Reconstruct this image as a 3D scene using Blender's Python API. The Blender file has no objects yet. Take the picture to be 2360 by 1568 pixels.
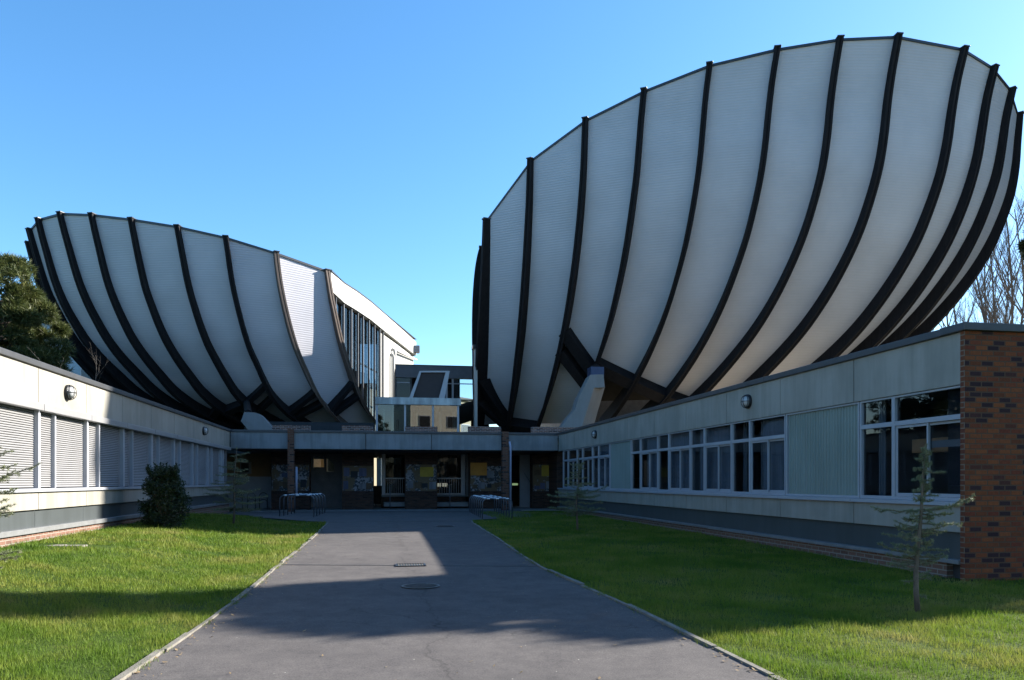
import bpy, math, random
import numpy as np
from mathutils import Vector, Matrix
random.seed(7); RNG = np.random.default_rng(11)
scene = bpy.context.scene
COL = scene.collection
R_ = math.radians

# ------------------------------------------------------------------ layout
# camera at the world origin column, building grid along X / Y, metres
EYE = 1.5
FPX, UC, VH = 1790.0, 1180.0, 1110.0
YAW = R_(9.82); CA, SA = math.cos(YAW), math.sin(YAW)
def at(u, v, Y):
    """survey point: where the sight line (u, v) meets the plane at distance Y"""
    t = (u - UC) / FPX; D = Y / (CA - SA * t)
    return Vector((D * (CA * t + SA), Y, EYE + (VH - v) / FPX * D))
def on_x(u, v, X):
    t = (u - UC) / FPX; D = X / (CA * t + SA)
    return Vector((X, D * (CA - SA * t), EYE + (VH - v) / FPX * D))
def proj(p):
    xc = p[0] * CA - p[1] * SA; D = p[0] * SA + p[1] * CA
    return UC + FPX * xc / D, VH - FPX * (p[2] - EYE) / D
XL, XR, YF = -5.85, 7.69, 32.7        # left wing face, right wing face, entrance face
SUN_A, SUN_E = R_(12.0), R_(26.3)
SUND = Vector((math.cos(SUN_E)*math.cos(SUN_A), math.cos(SUN_E)*math.sin(SUN_A), math.sin(SUN_E)))

def sstep(a, b, x):
    t = min(1, max(0, (x - a) / (b - a))); return t * t * (3 - 2 * t)
def gz(x, y):
    base = .27 * (1 - math.exp(-max(y, -5) / 9.0)) if y > 0 else 0.02 * y if y > -5 else -.1
    bank = .24 * sstep(-2.0, -5.6, x) if x > -2 or True else 0
    t = min(1, max(0, (-2.0 - x) / 3.6)); bank = .24 * t * t * (3 - 2 * t) * (1 - sstep(24, 31, y)) * sstep(-4, 6, y)
    return base + bank

# ------------------------------------------------------------------ materials
MATS = {}
def new_mat(name):
    m = bpy.data.materials.new(name); m.use_nodes = True
    nt = m.node_tree; b = nt.nodes['Principled BSDF']
    MATS[name] = m
    return m, nt, b
def N(nt, t, **kw):
    n = nt.nodes.new(t)
    for k, v in kw.items():
        if k in n.inputs.keys() if hasattr(n.inputs, 'keys') else False: n.inputs[k].default_value = v
        else: setattr(n, k, v)
    return n
def ramp(nt, fac, stops):
    r = nt.nodes.new('ShaderNodeValToRGB')
    el = r.color_ramp.elements
    while len(el) < len(stops): el.new(.5)
    for e, (p, c) in zip(el, stops):
        e.position = p; e.color = (*c, 1) if len(c) == 3 else c
    nt.links.new(fac, r.inputs[0]); return r.outputs[0]
def noise(nt, scale, detail=4, rough=.6, vec=None, stretch=None):
    n = nt.nodes.new('ShaderNodeTexNoise')
    n.inputs['Scale'].default_value = scale; n.inputs['Detail'].default_value = detail; n.inputs['Roughness'].default_value = rough
    if vec is None:
        g = nt.nodes.new('ShaderNodeNewGeometry'); vec = g.outputs['Position']
    if stretch:
        mp = nt.nodes.new('ShaderNodeMapping'); mp.inputs['Scale'].default_value = stretch
        nt.links.new(vec, mp.inputs[0]); vec = mp.outputs[0]
    nt.links.new(vec, n.inputs['Vector']); return n.outputs['Fac']
def bump(nt, b, h, strength=.3, dist=.01, prev=None):
    n = nt.nodes.new('ShaderNodeBump'); n.inputs['Strength'].default_value = strength; n.inputs['Distance'].default_value = dist
    nt.links.new(h, n.inputs['Height'])
    if prev: nt.links.new(prev, n.inputs['Normal'])
    nt.links.new(n.outputs[0], b.inputs['Normal']); return n.outputs[0]
def simple(name, c, rough=.6, metal=0.0, var=.12, scale=3.0, bmp=0, spec=.4, stretch=None, hue=None, fine=True):
    m, nt, b = new_mat(name)
    f = noise(nt, scale, 6, .65, stretch=stretch)
    lo = tuple(max(0, x * (1 - var)) for x in c); hi = tuple(min(1, x * (1 + var)) for x in c)
    if hue: lo = hue
    nt.links.new(ramp(nt, f, [(.3, lo), (.7, hi)]), b.inputs['Base Color'])
    b.inputs['Roughness'].default_value = rough; b.inputs['Metallic'].default_value = metal
    b.inputs['Specular IOR Level'].default_value = spec
    if bmp: bump(nt, b, noise(nt, scale * 12, 4), bmp, .01)
    return m
def streaked(name, c, dirt, amount=.35, rough=.6, bmp=.05):
    """painted or cement panel: weather streaks that run down, soft blotches"""
    m, nt, b = new_mat(name)
    f1 = noise(nt, 1.0, 5, .6, stretch=(5, 5, .5)); f2 = noise(nt, .9, 4, .6)
    mx = nt.nodes.new('ShaderNodeMath'); mx.operation = 'MULTIPLY'
    nt.links.new(f1, mx.inputs[0]); nt.links.new(f2, mx.inputs[1])
    d = tuple(c[i] * (1 - amount) + dirt[i] * amount for i in range(3))
    nt.links.new(ramp(nt, mx.outputs[0], [(.16, d), (.34, c)]), b.inputs['Base Color'])
    b.inputs['Roughness'].default_value = rough; b.inputs['Specular IOR Level'].default_value = .35
    bump(nt, b, noise(nt, 60, 3), bmp, .004); return m
def wave_bump(name, c, period, axis='Z', depth=.02, rough=.45, metal=0.0, dark=.8, var=.06):
    """profiled sheet metal: sine corrugation along a world axis"""
    m, nt, b = new_mat(name)
    g = nt.nodes.new('ShaderNodeNewGeometry'); s = nt.nodes.new('ShaderNodeSeparateXYZ')
    nt.links.new(g.outputs['Position'], s.inputs[0])
    mul = nt.nodes.new('ShaderNodeMath'); mul.operation = 'MULTIPLY'; mul.inputs[1].default_value = 2 * math.pi / period
    if axis == 'XY':
        ad = nt.nodes.new('ShaderNodeMath'); ad.operation = 'ADD'
        nt.links.new(s.outputs[0], ad.inputs[0]); nt.links.new(s.outputs[1], ad.inputs[1]); nt.links.new(ad.outputs[0], mul.inputs[0])
    else: nt.links.new(s.outputs['XYZ'.index(axis)], mul.inputs[0])
    sn = nt.nodes.new('ShaderNodeMath'); sn.operation = 'SINE'; nt.links.new(mul.outputs[0], sn.inputs[0])
    ma = nt.nodes.new('ShaderNodeMath'); ma.operation = 'MULTIPLY_ADD'; ma.inputs[1].default_value = .5; ma.inputs[2].default_value = .5
    nt.links.new(sn.outputs[0], ma.inputs[0])
    f = noise(nt, .35, 5, .6)
    col = ramp(nt, f, [(.3, tuple(x * (1 - var) for x in c)), (.7, c)])
    gr = ramp(nt, ma.outputs[0], [(0, (dark,) * 3), (.45, (1, 1, 1))])
    mm = nt.nodes.new('ShaderNodeMix'); mm.data_type = 'RGBA'; mm.blend_type = 'MULTIPLY'; mm.inputs[0].default_value = 1
    nt.links.new(col, mm.inputs[6]); nt.links.new(gr, mm.inputs[7]); nt.links.new(mm.outputs[2], b.inputs['Base Color'])
    b.inputs['Roughness'].default_value = rough; b.inputs['Metallic'].default_value = metal; b.inputs['Specular IOR Level'].default_value = .3
    bump(nt, b, ma.outputs[0], .6, depth); return m
def brick(name, axis, stops, mortar=(.30, .27, .24), bw=.22, rh=.069, ms=.009, bias=0):
    m, nt, b = new_mat(name)
    g = nt.nodes.new('ShaderNodeNewGeometry'); s = nt.nodes.new('ShaderNodeSeparateXYZ'); c = nt.nodes.new('ShaderNodeCombineXYZ')
    nt.links.new(g.outputs['Position'], s.inputs[0])
    nt.links.new(s.outputs[0 if axis == 'X' else 1], c.inputs[0]); nt.links.new(s.outputs[2], c.inputs[1])
    def bt(c1, c2, mo):
        t = nt.nodes.new('ShaderNodeTexBrick'); t.inputs['Scale'].default_value = 1
        t.inputs['Color1'].default_value = c1; t.inputs['Color2'].default_value = c2; t.inputs['Mortar'].default_value = mo
        t.inputs['Mortar Size'].default_value = ms; t.inputs['Mortar Smooth'].default_value = .2; t.inputs['Bias'].default_value = bias
        t.inputs['Brick Width'].default_value = bw; t.inputs['Row Height'].default_value = rh
        nt.links.new(c.outputs[0], t.inputs['Vector']); return t
    t = bt((0, 0, 0, 1), (1, 1, 1, 1), (.5, .5, .5, 1))
    col = ramp(nt, t.outputs['Color'], stops)
    bl = noise(nt, 25, 5, .7)
    br = ramp(nt, bl, [(.3, (.72, .72, .72)), (.75, (1.15, 1.12, 1.1))])
    m1 = nt.nodes.new('ShaderNodeMix'); m1.data_type = 'RGBA'; m1.blend_type = 'MULTIPLY'; m1.inputs[0].default_value = 1
    nt.links.new(col, m1.inputs[6]); nt.links.new(br, m1.inputs[7])
    m2 = nt.nodes.new('ShaderNodeMix'); m2.data_type = 'RGBA'; nt.links.new(t.outputs['Fac'], m2.inputs[0])
    nt.links.new(m1.outputs[2], m2.inputs[6]); m2.inputs[7].default_value = (*mortar, 1)
    nt.links.new(m2.outputs[2], b.inputs['Base Color']); b.inputs['Roughness'].default_value = .85; b.inputs['Specular IOR Level'].default_value = .2
    iv = nt.nodes.new('ShaderNodeMath'); iv.operation = 'SUBTRACT'; iv.inputs[0].default_value = 1; nt.links.new(t.outputs['Fac'], iv.inputs[1])
    p = bump(nt, b, iv.outputs[0], .7, .008); bump(nt, b, bl, .3, .004, p); return m
def glass(name, tint=(.75, .8, .82), rough=0.0, ior=1.5, refl=1.0):
    m, nt, b = new_mat(name); nt.nodes.remove(b)
    tr = nt.nodes.new('ShaderNodeBsdfTransparent'); tr.inputs[0].default_value = (*tint, 1)
    gl = nt.nodes.new('ShaderNodeBsdfGlossy'); gl.inputs['Roughness'].default_value = rough; gl.inputs[0].default_value = (refl, refl, refl, 1)
    fr = nt.nodes.new('ShaderNodeFresnel'); fr.inputs[0].default_value = ior
    mx = nt.nodes.new('ShaderNodeMixShader')
    # a pane is a thin slab without refraction: reflect at the outer face only, tint once
    gg = nt.nodes.new('ShaderNodeNewGeometry'); iv = nt.nodes.new('ShaderNodeMath'); iv.operation = 'SUBTRACT'; iv.inputs[0].default_value = 1; nt.links.new(gg.outputs['Backfacing'], iv.inputs[1])
    ml = nt.nodes.new('ShaderNodeMath'); ml.operation = 'MULTIPLY'; nt.links.new(iv.outputs[0], ml.inputs[0]); nt.links.new(fr.outputs[0], ml.inputs[1])
    nt.links.new(ml.outputs[0], mx.inputs[0])
    nt.links.new(tr.outputs[0], mx.inputs[1]); nt.links.new(gl.outputs[0], mx.inputs[2])
    nt.links.new(mx.outputs[0], nt.nodes['Material Output'].inputs[0]); return m

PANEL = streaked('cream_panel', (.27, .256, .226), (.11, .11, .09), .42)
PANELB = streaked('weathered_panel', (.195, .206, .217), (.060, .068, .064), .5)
COPING = simple('grey_coping', (.060, .063, .069), .45, .3, .15)
ALU = simple('white_aluminium', (.31, .325, .36), .35, .1, .08, 2)
ALUG = simple('grey_aluminium', (.210, .217, .231), .4, .4, .1, 2)
SHUT = simple('shutter_silver', (.260, .260, .267), .4, .25, .06, 2)
SLATE = streaked('slate_panel', (.052, .061, .065), (.027, .032, .032), .4, .5)
LEDGE = simple('zinc_ledge', (.180, .186, .192), .5, .3, .18, 4)
BRICKO = brick('orange_brick', 'X', [(0, (.032, .016, .020)), (.18, (.045, .021, .024)), (.21, (.135, .040, .018)), (.6, (.225, .068, .025)), (1, (.15, .037, .020))], (.095, .055, .036), .178)
BRICKO_Y = brick('orange_brick_return', 'Y', [(0, (.149, .053, .025)), (1, (.136, .043, .025))], (.167, .124, .093))
BRICKB = brick('pale_base_brick', 'Y', [(0, (.120, .070, .055)), (.5, (.180, .100, .075)), (1, (.150, .085, .065))], (.210, .190, .165))
BRICKD = brick('dark_brick', 'X', [(0, (.030, .018, .015)), (.5, (.060, .033, .024)), (1, (.090, .048, .033))], (.060, .048, .042))
BRICKD_Y = brick('dark_brick_return', 'Y', [(0, (.030, .018, .015)), (.5, (.060, .033, .024)), (1, (.090, .048, .033))], (.060, .048, .042))
BRICKP = brick('pillar_brick', 'X', [(0, (.028, .014, .012)), (.2, (.033, .017, .015)), (.24, (.132, .055, .033)), (1, (.165, .072, .044))], (.121, .094, .077))
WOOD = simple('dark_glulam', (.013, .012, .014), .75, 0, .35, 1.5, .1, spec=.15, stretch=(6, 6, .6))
WOOD_LIT = simple('sunlit_glulam', (.117, .090, .077), .7, 0, .3, 2, .15, stretch=(8, 8, .5))  # paler glulam copy, sunlight put into the colour of the lit ribs
CLAD = wave_bump('profiled_cladding', (.50, .505, .56), .115, 'Z', .010, .45, 0.0, .955, .15)
CLADV = wave_bump('white_profiled_parapet', (.360, .354, .336), .30, 'XY', .02, .45, 0, .9, .03)
WHITE = streaked('white_render', (.348, .348, .336), (.240, .240, .228), .15)
TRIM = simple('rim_trim', (.050, .055, .062), .35, .5, .1)
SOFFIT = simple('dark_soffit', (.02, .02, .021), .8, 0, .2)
GRAVEL = simple('roof_gravel', (.36, .29, .19), .95, 0, .2, 30, .3)
ROOFING = simple('roof_felt', (.07, .07, .075), .85, 0, .2, 2, .2)
CONC = streaked('raw_concrete', (.20, .205, .21), (.150, .150, .143), .45, .8, .15)
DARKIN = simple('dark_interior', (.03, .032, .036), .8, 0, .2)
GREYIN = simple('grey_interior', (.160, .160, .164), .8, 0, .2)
BEIGE = simple('beige_render', (.276, .240, .168), .8, 0, .08)
GLASSW = glass('window_glass', (.62, .65, .68), 0, 1.5)
GLASSR = glass('reflective_glass', (.5, .56, .54), 0, 1.9)
GLASSD = glass('dim_glass', (.42, .46, .5), 0, 1.22)
GLASSC = glass('clear_glass', (.8, .86, .88), 0, 1.45)
GALV = simple('galvanised_tube', (.132, .144, .168), .4, .7, .15, 5)
GLINT = simple('painted_glint', (.7, .7, .7), .4, 0, .03)  # white for the glints painted on the rack hoops
BLACKM = simple('black_metal', (.02, .02, .022), .4, .3, .1)
OPAL = simple('opal_glass', (.372, .378, .384), .15, 0, .04, 2, spec=.6)
ASPHALT = None

def make_asphalt():
    m, nt, b = new_mat('asphalt')
    f1 = noise(nt, .45, 5, .6); f2 = noise(nt, 75, 4, .8); f3 = noise(nt, 3.2, 7, .75)
    base = ramp(nt, f1, [(.3, (.084, .079, .078)), (.7, (.105, .098, .096))])
    sp = ramp(nt, f2, [(.34, (.68, .68, .69)), (.5, (1, 1, 1)), (.68, (1.35, 1.34, 1.3))])
    pt = ramp(nt, f3, [(.32, (.74, .74, .76)), (.66, (1.1, 1.09, 1.08))])
    def mul(a, c):
        x = nt.nodes.new('ShaderNodeMix'); x.data_type = 'RGBA'; x.blend_type = 'MULTIPLY'; x.inputs[0].default_value = 1
        nt.links.new(a, x.inputs[6]); nt.links.new(c, x.inputs[7]); return x.outputs[2]
    col = mul(mul(base, sp), pt)
    # hairline cracks, broken up by a mask, and a tar seam along the path
    g0 = nt.nodes.new('ShaderNodeNewGeometry')
    wn = nt.nodes.new('ShaderNodeTexNoise'); wn.inputs['Scale'].default_value = 1.3; wn.inputs['Detail'].default_value = 6; nt.links.new(g0.outputs['Position'], wn.inputs['Vector'])
    ad = nt.nodes.new('ShaderNodeVectorMath'); ad.operation = 'MULTIPLY_ADD'; ad.inputs[1].default_value = (.9, .9, .9); nt.links.new(wn.outputs['Color'], ad.inputs[0]); nt.links.new(g0.outputs['Position'], ad.inputs[2])
    vc = nt.nodes.new('ShaderNodeTexVoronoi'); vc.feature = 'DISTANCE_TO_EDGE'; vc.inputs['Scale'].default_value = .55; nt.links.new(ad.outputs[0], vc.inputs['Vector'])
    cm = ramp(nt, vc.outputs['Distance'], [(.0, (.62, .62, .62)), (.006, (1, 1, 1))])
    mk = ramp(nt, noise(nt, .8, 3), [(.50, (1, 1, 1)), (.56, (0, 0, 0))])
    lz = nt.nodes.new('ShaderNodeMix'); lz.data_type = 'RGBA'; nt.links.new(mk, lz.inputs[0]); nt.links.new(cm, lz.inputs[6]); lz.inputs[7].default_value = (1, 1, 1, 1)
    col = mul(col, lz.outputs[2])
    sx = nt.nodes.new('ShaderNodeSeparateXYZ'); nt.links.new(ad.outputs[0], sx.inputs[0])
    sm = nt.nodes.new('ShaderNodeMath'); sm.operation = 'SUBTRACT'; nt.links.new(sx.outputs[0], sm.inputs[0]); sm.inputs[1].default_value = .95
    sa = nt.nodes.new('ShaderNodeMath'); sa.operation = 'ABSOLUTE'; nt.links.new(sm.outputs[0], sa.inputs[0])
    col = mul(col, ramp(nt, sa.outputs[0], [(.005, (.72, .72, .73)), (.016, (.93, .93, .93)), (.2, (1, 1, 1))]))
    # pale grit
    v = nt.nodes.new('ShaderNodeTexVoronoi'); v.inputs['Scale'].default_value = 9
    g = nt.nodes.new('ShaderNodeNewGeometry'); nt.links.new(g.outputs['Position'], v.inputs['Vector'])
    gm = ramp(nt, v.outputs['Distance'], [(.045, (1, 1, 1)), (.07, (0, 0, 0))])
    mx = nt.nodes.new('ShaderNodeMix'); mx.data_type = 'RGBA'
    q = nt.nodes.new('ShaderNodeMath'); q.operation = 'MULTIPLY'; nt.links.new(gm, q.inputs[0])
    q2 = ramp(nt, noise(nt, 2.3, 2), [(.58, (0, 0, 0)), (.6, (1, 1, 1))]); nt.links.new(q2, q.inputs[1])
    nt.links.new(q.outputs[0], mx.inputs[0]); nt.links.new(col, mx.inputs[6]); mx.inputs[7].default_value = (.4, .38, .34, 1)
    nt.links.new(mx.outputs[2], b.inputs['Base Color'])
    b.inputs['Roughness'].default_value = .9; b.inputs['Specular IOR Level'].default_value = .12
    bump(nt, b, f2, .5, .006); return m
ASPHALT = make_asphalt()
def make_lawn():
    m, nt, b = new_mat('lawn_turf')
    f1 = noise(nt, .9, 6, .7); f2 = noise(nt, 30, 4, .7); f3 = noise(nt, 2.1, 4, .6)
    c1 = ramp(nt, f1, [(.3, (.030, .060, .010)), (.55, (.055, .090, .014)), (.72, (.10, .11, .03))])
    c2 = ramp(nt, f2, [(.3, (.45, .45, .45)), (.7, (1.15, 1.15, 1.1))])
    x = nt.nodes.new('ShaderNodeMix'); x.data_type = 'RGBA'; x.blend_type = 'MULTIPLY'; x.inputs[0].default_value = 1
    nt.links.new(c1, x.inputs[6]); nt.links.new(c2, x.inputs[7])
    y = nt.nodes.new('ShaderNodeMix'); y.data_type = 'RGBA'
    nt.links.new(ramp(nt, f3, [(.68, (0, 0, 0)), (.8, (.7, .7, .7))]), y.inputs[0]); nt.links.new(x.outputs[2], y.inputs[6])
    y.inputs[7].default_value = (.12, .09, .055, 1)
    nt.links.new(y.outputs[2], b.inputs['Base Color'])
    b.inputs['Roughness'].default_value = .9; b.inputs['Specular IOR Level'].default_value = .1
    bump(nt, b, f2, .8, .03); return m
LAWN = make_lawn()
def leaf_mat(name, stops, scale=6, rough=.55, spec=.3, trans=.25):
    m, nt, b = new_mat(name)
    f = noise(nt, scale, 5, .75)
    c = ramp(nt, f, stops); nt.links.new(c, b.inputs['Base Color'])
    b.inputs['Roughness'].default_value = rough; b.inputs['Specular IOR Level'].default_value = spec
    if trans:
        t = nt.nodes.new('ShaderNodeBsdfTranslucent'); nt.links.new(c, t.inputs[0])
        mx = nt.nodes.new('ShaderNodeMixShader'); mx.inputs[0].default_value = trans
        nt.links.new(b.outputs[0], mx.inputs[1]); nt.links.new(t.outputs[0], mx.inputs[2])
        nt.links.new(mx.outputs[0], nt.nodes['Material Output'].inputs[0])
    return m
GRASS = leaf_mat('grass_blades', [(.30, (.045, .102, .010)), (.44, (.098, .162, .017)), (.55, (.155, .196, .030)), (.68, (.235, .215, .07))], .75, .6, .2, .4)
FIRN = leaf_mat('fir_needles', [(.3, (.11, .135, .07)), (.55, (.18, .205, .11)), (.75, (.27, .29, .15))], 9, .5, .3, .2)
PINEN = leaf_mat('pine_needles', [(.3, (.025, .042, .012)), (.55, (.07, .085, .024)), (.75, (.14, .14, .05))], 1.6, .5, .3, .25)
CONN = leaf_mat('conifer_needles', [(.3, (.016, .028, .012)), (.6, (.032, .048, .020)), (.8, (.048, .064, .024))], 2, .5, .3, .15)
BUSHN = leaf_mat('bush_leaves', [(.3, (.012, .027, .009)), (.6, (.021, .039, .012)), (.8, (.036, .054, .018))], 8, .4, .5, .2)
BARK = simple('bark', (.078, .060, .045), .9, 0, .3, 20, .6)
BARKP = simple('pale_bark', (.119, .091, .070), .9, 0, .3, 12, .4)
BARKG = simple('grey_twig', (.140, .126, .112), .9, 0, .25, 12, .3)

# ------------------------------------------------------------------ mesh building
class MB:
    def __init__(s): s.v = []; s.f = []; s.n = 0
    def add(s, vs, fs):
        k = s.n; s.v.extend([tuple(p) for p in vs]); s.n += len(vs); s.f.extend([tuple(i + k for i in f) for f in fs]); return s
    def box(s, x0, x1, y0, y1, z0, z1):
        x0, x1 = min(x0, x1), max(x0, x1); y0, y1 = min(y0, y1), max(y0, y1); z0, z1 = min(z0, z1), max(z0, z1)
        return s.add([(x0,y0,z0),(x1,y0,z0),(x1,y1,z0),(x0,y1,z0),(x0,y0,z1),(x1,y0,z1),(x1,y1,z1),(x0,y1,z1)],
                     [(0,3,2,1),(4,5,6,7),(0,1,5,4),(1,2,6,5),(2,3,7,6),(3,0,4,7)])
    def prism(s, poly, vec):
        """closed polygon extruded along vec"""
        vec = Vector(vec); n = len(poly); a = [Vector(p) for p in poly]; b = [p + vec for p in a]
        return s.add(a + b, [tuple(range(n))[::-1], tuple(range(n, 2 * n))] + [(i, (i + 1) % n, n + (i + 1) % n, n + i) for i in range(n)])
    def hexa(s, a, b):
        """two quads (4 points each) joined"""
        return s.add(list(a) + list(b), [(3,2,1,0),(4,5,6,7),(0,1,5,4),(1,2,6,5),(2,3,7,6),(3,0,4,7)])
    def tube(s, pts, r, n=8, cap=True):
        pts = [Vector(p) for p in pts]; rs = r if isinstance(r, (list, tuple)) else [r] * len(pts)
        k = s.n; prev = None
        for i, p in enumerate(pts):
            t = (pts[min(i + 1, len(pts) - 1)] - pts[max(i - 1, 0)]).normalized()
            if prev is None:
                u = t.orthogonal().normalized()
            else:
                u = (prev - t * prev.dot(t)); u = u.normalized() if u.length > 1e-6 else t.orthogonal().normalized()
            prev = u; w = t.cross(u)
            for j in range(n):
                a = 2 * math.pi * j / n
                s.v.append(tuple(p + (u * math.cos(a) + w * math.sin(a)) * rs[i]))
        s.n += len(pts) * n
        for i in range(len(pts) - 1):
            for j in range(n):
                a = k + i * n + j; b = k + i * n + (j + 1) % n
                s.f.append((a, b, b + n, a + n))
        if cap:
            s.f.append(tuple(k + j for j in range(n))[::-1]); s.f.append(tuple(k + (len(pts) - 1) * n + j for j in range(n)))
        return s
    def lathe(s, prof, c, axis='Z', n=24, sx=1.0):
        k = s.n; c = Vector(c)
        for r, h in prof:
            for j in range(n):
                a = 2 * math.pi * j / n; x, y = r * math.cos(a), r * math.sin(a)
                q = (x, y, h) if axis == 'Z' else (h, x, y) if axis == 'X' else (x, h, y)
                s.v.append(tuple(c + Vector(q)))
        s.n += len(prof) * n
        for i in range(len(prof) - 1):
            for j in range(n):
                a = k + i * n + j; b = k + i * n + (j + 1) % n; s.f.append((a, b, b + n, a + n))
        return s
    def build(s, name, mat, parent=None, smooth=False, root=None, bevel=0):
        me = bpy.data.meshes.new(name); o = bpy.data.objects.new(name, me); COL.objects.link(o)
        org = Vector((0, 0, 0))
        if parent is not None:
            q = parent
            while q.parent is not None: q = q.parent
            org = Vector(q.location); o.parent = parent
            if parent is not q: pass
        else:
            a = np.array(s.v); org = Vector((float(a[:,0].min()+a[:,0].max())/2, float(a[:,1].min()+a[:,1].max())/2, float(a[:,2].min()))); o.location = org
        me.from_pydata([(p[0]-org[0], p[1]-org[1], p[2]-org[2]) for p in s.v], [], s.f)
        me.materials.append(mat)
        if smooth: me.shade_smooth()
        me.validate(); me.update()
        if bevel:
            m = o.modifiers.new('bevel', 'BEVEL'); m.width = bevel; m.segments = 2; m.limit_method = 'ANGLE'
        return o
def tri_mesh(name, verts, mat, parent=None, nper=3):
    """many separate triangles (or quads) from an (n*nper, 3) array"""
    verts = np.asarray(verts, dtype=np.float32); n = len(verts) // nper
    me = bpy.data.meshes.new(name); o = bpy.data.objects.new(name, me); COL.objects.link(o)
    org = np.zeros(3, np.float32)
    if parent is not None:
        q = parent
        while q.parent is not None: q = q.parent
        org = np.array(q.location, dtype=np.float32); o.parent = parent
    me.vertices.add(n * nper); me.vertices.foreach_set('co', (verts[:n*nper] - org).ravel())
    me.loops.add(n * nper); me.loops.foreach_set('vertex_index', np.arange(n * nper, dtype=np.int32))
    me.polygons.add(n); me.polygons.foreach_set('loop_start', np.arange(0, n * nper, nper, dtype=np.int32))
    me.polygons.foreach_set('loop_total', np.full(n, nper, dtype=np.int32))
    me.materials.append(mat); me.update(calc_edges=True); me.validate(); return o
def tag(o, label=None, cat=None, group=None, kind=None):
    if label: o['label'] = label
    if cat: o['category'] = cat
    if group: o['group'] = group
    if kind: o['kind'] = kind
    return o
def thing(name, label, cat, loc=(0,0,0), group=None):
    o = bpy.data.objects.new(name, None); COL.objects.link(o); o.location = loc; o.empty_display_size = .2
    return tag(o, label, cat, group)
def struct(o): o['kind'] = 'structure'; return o
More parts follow.
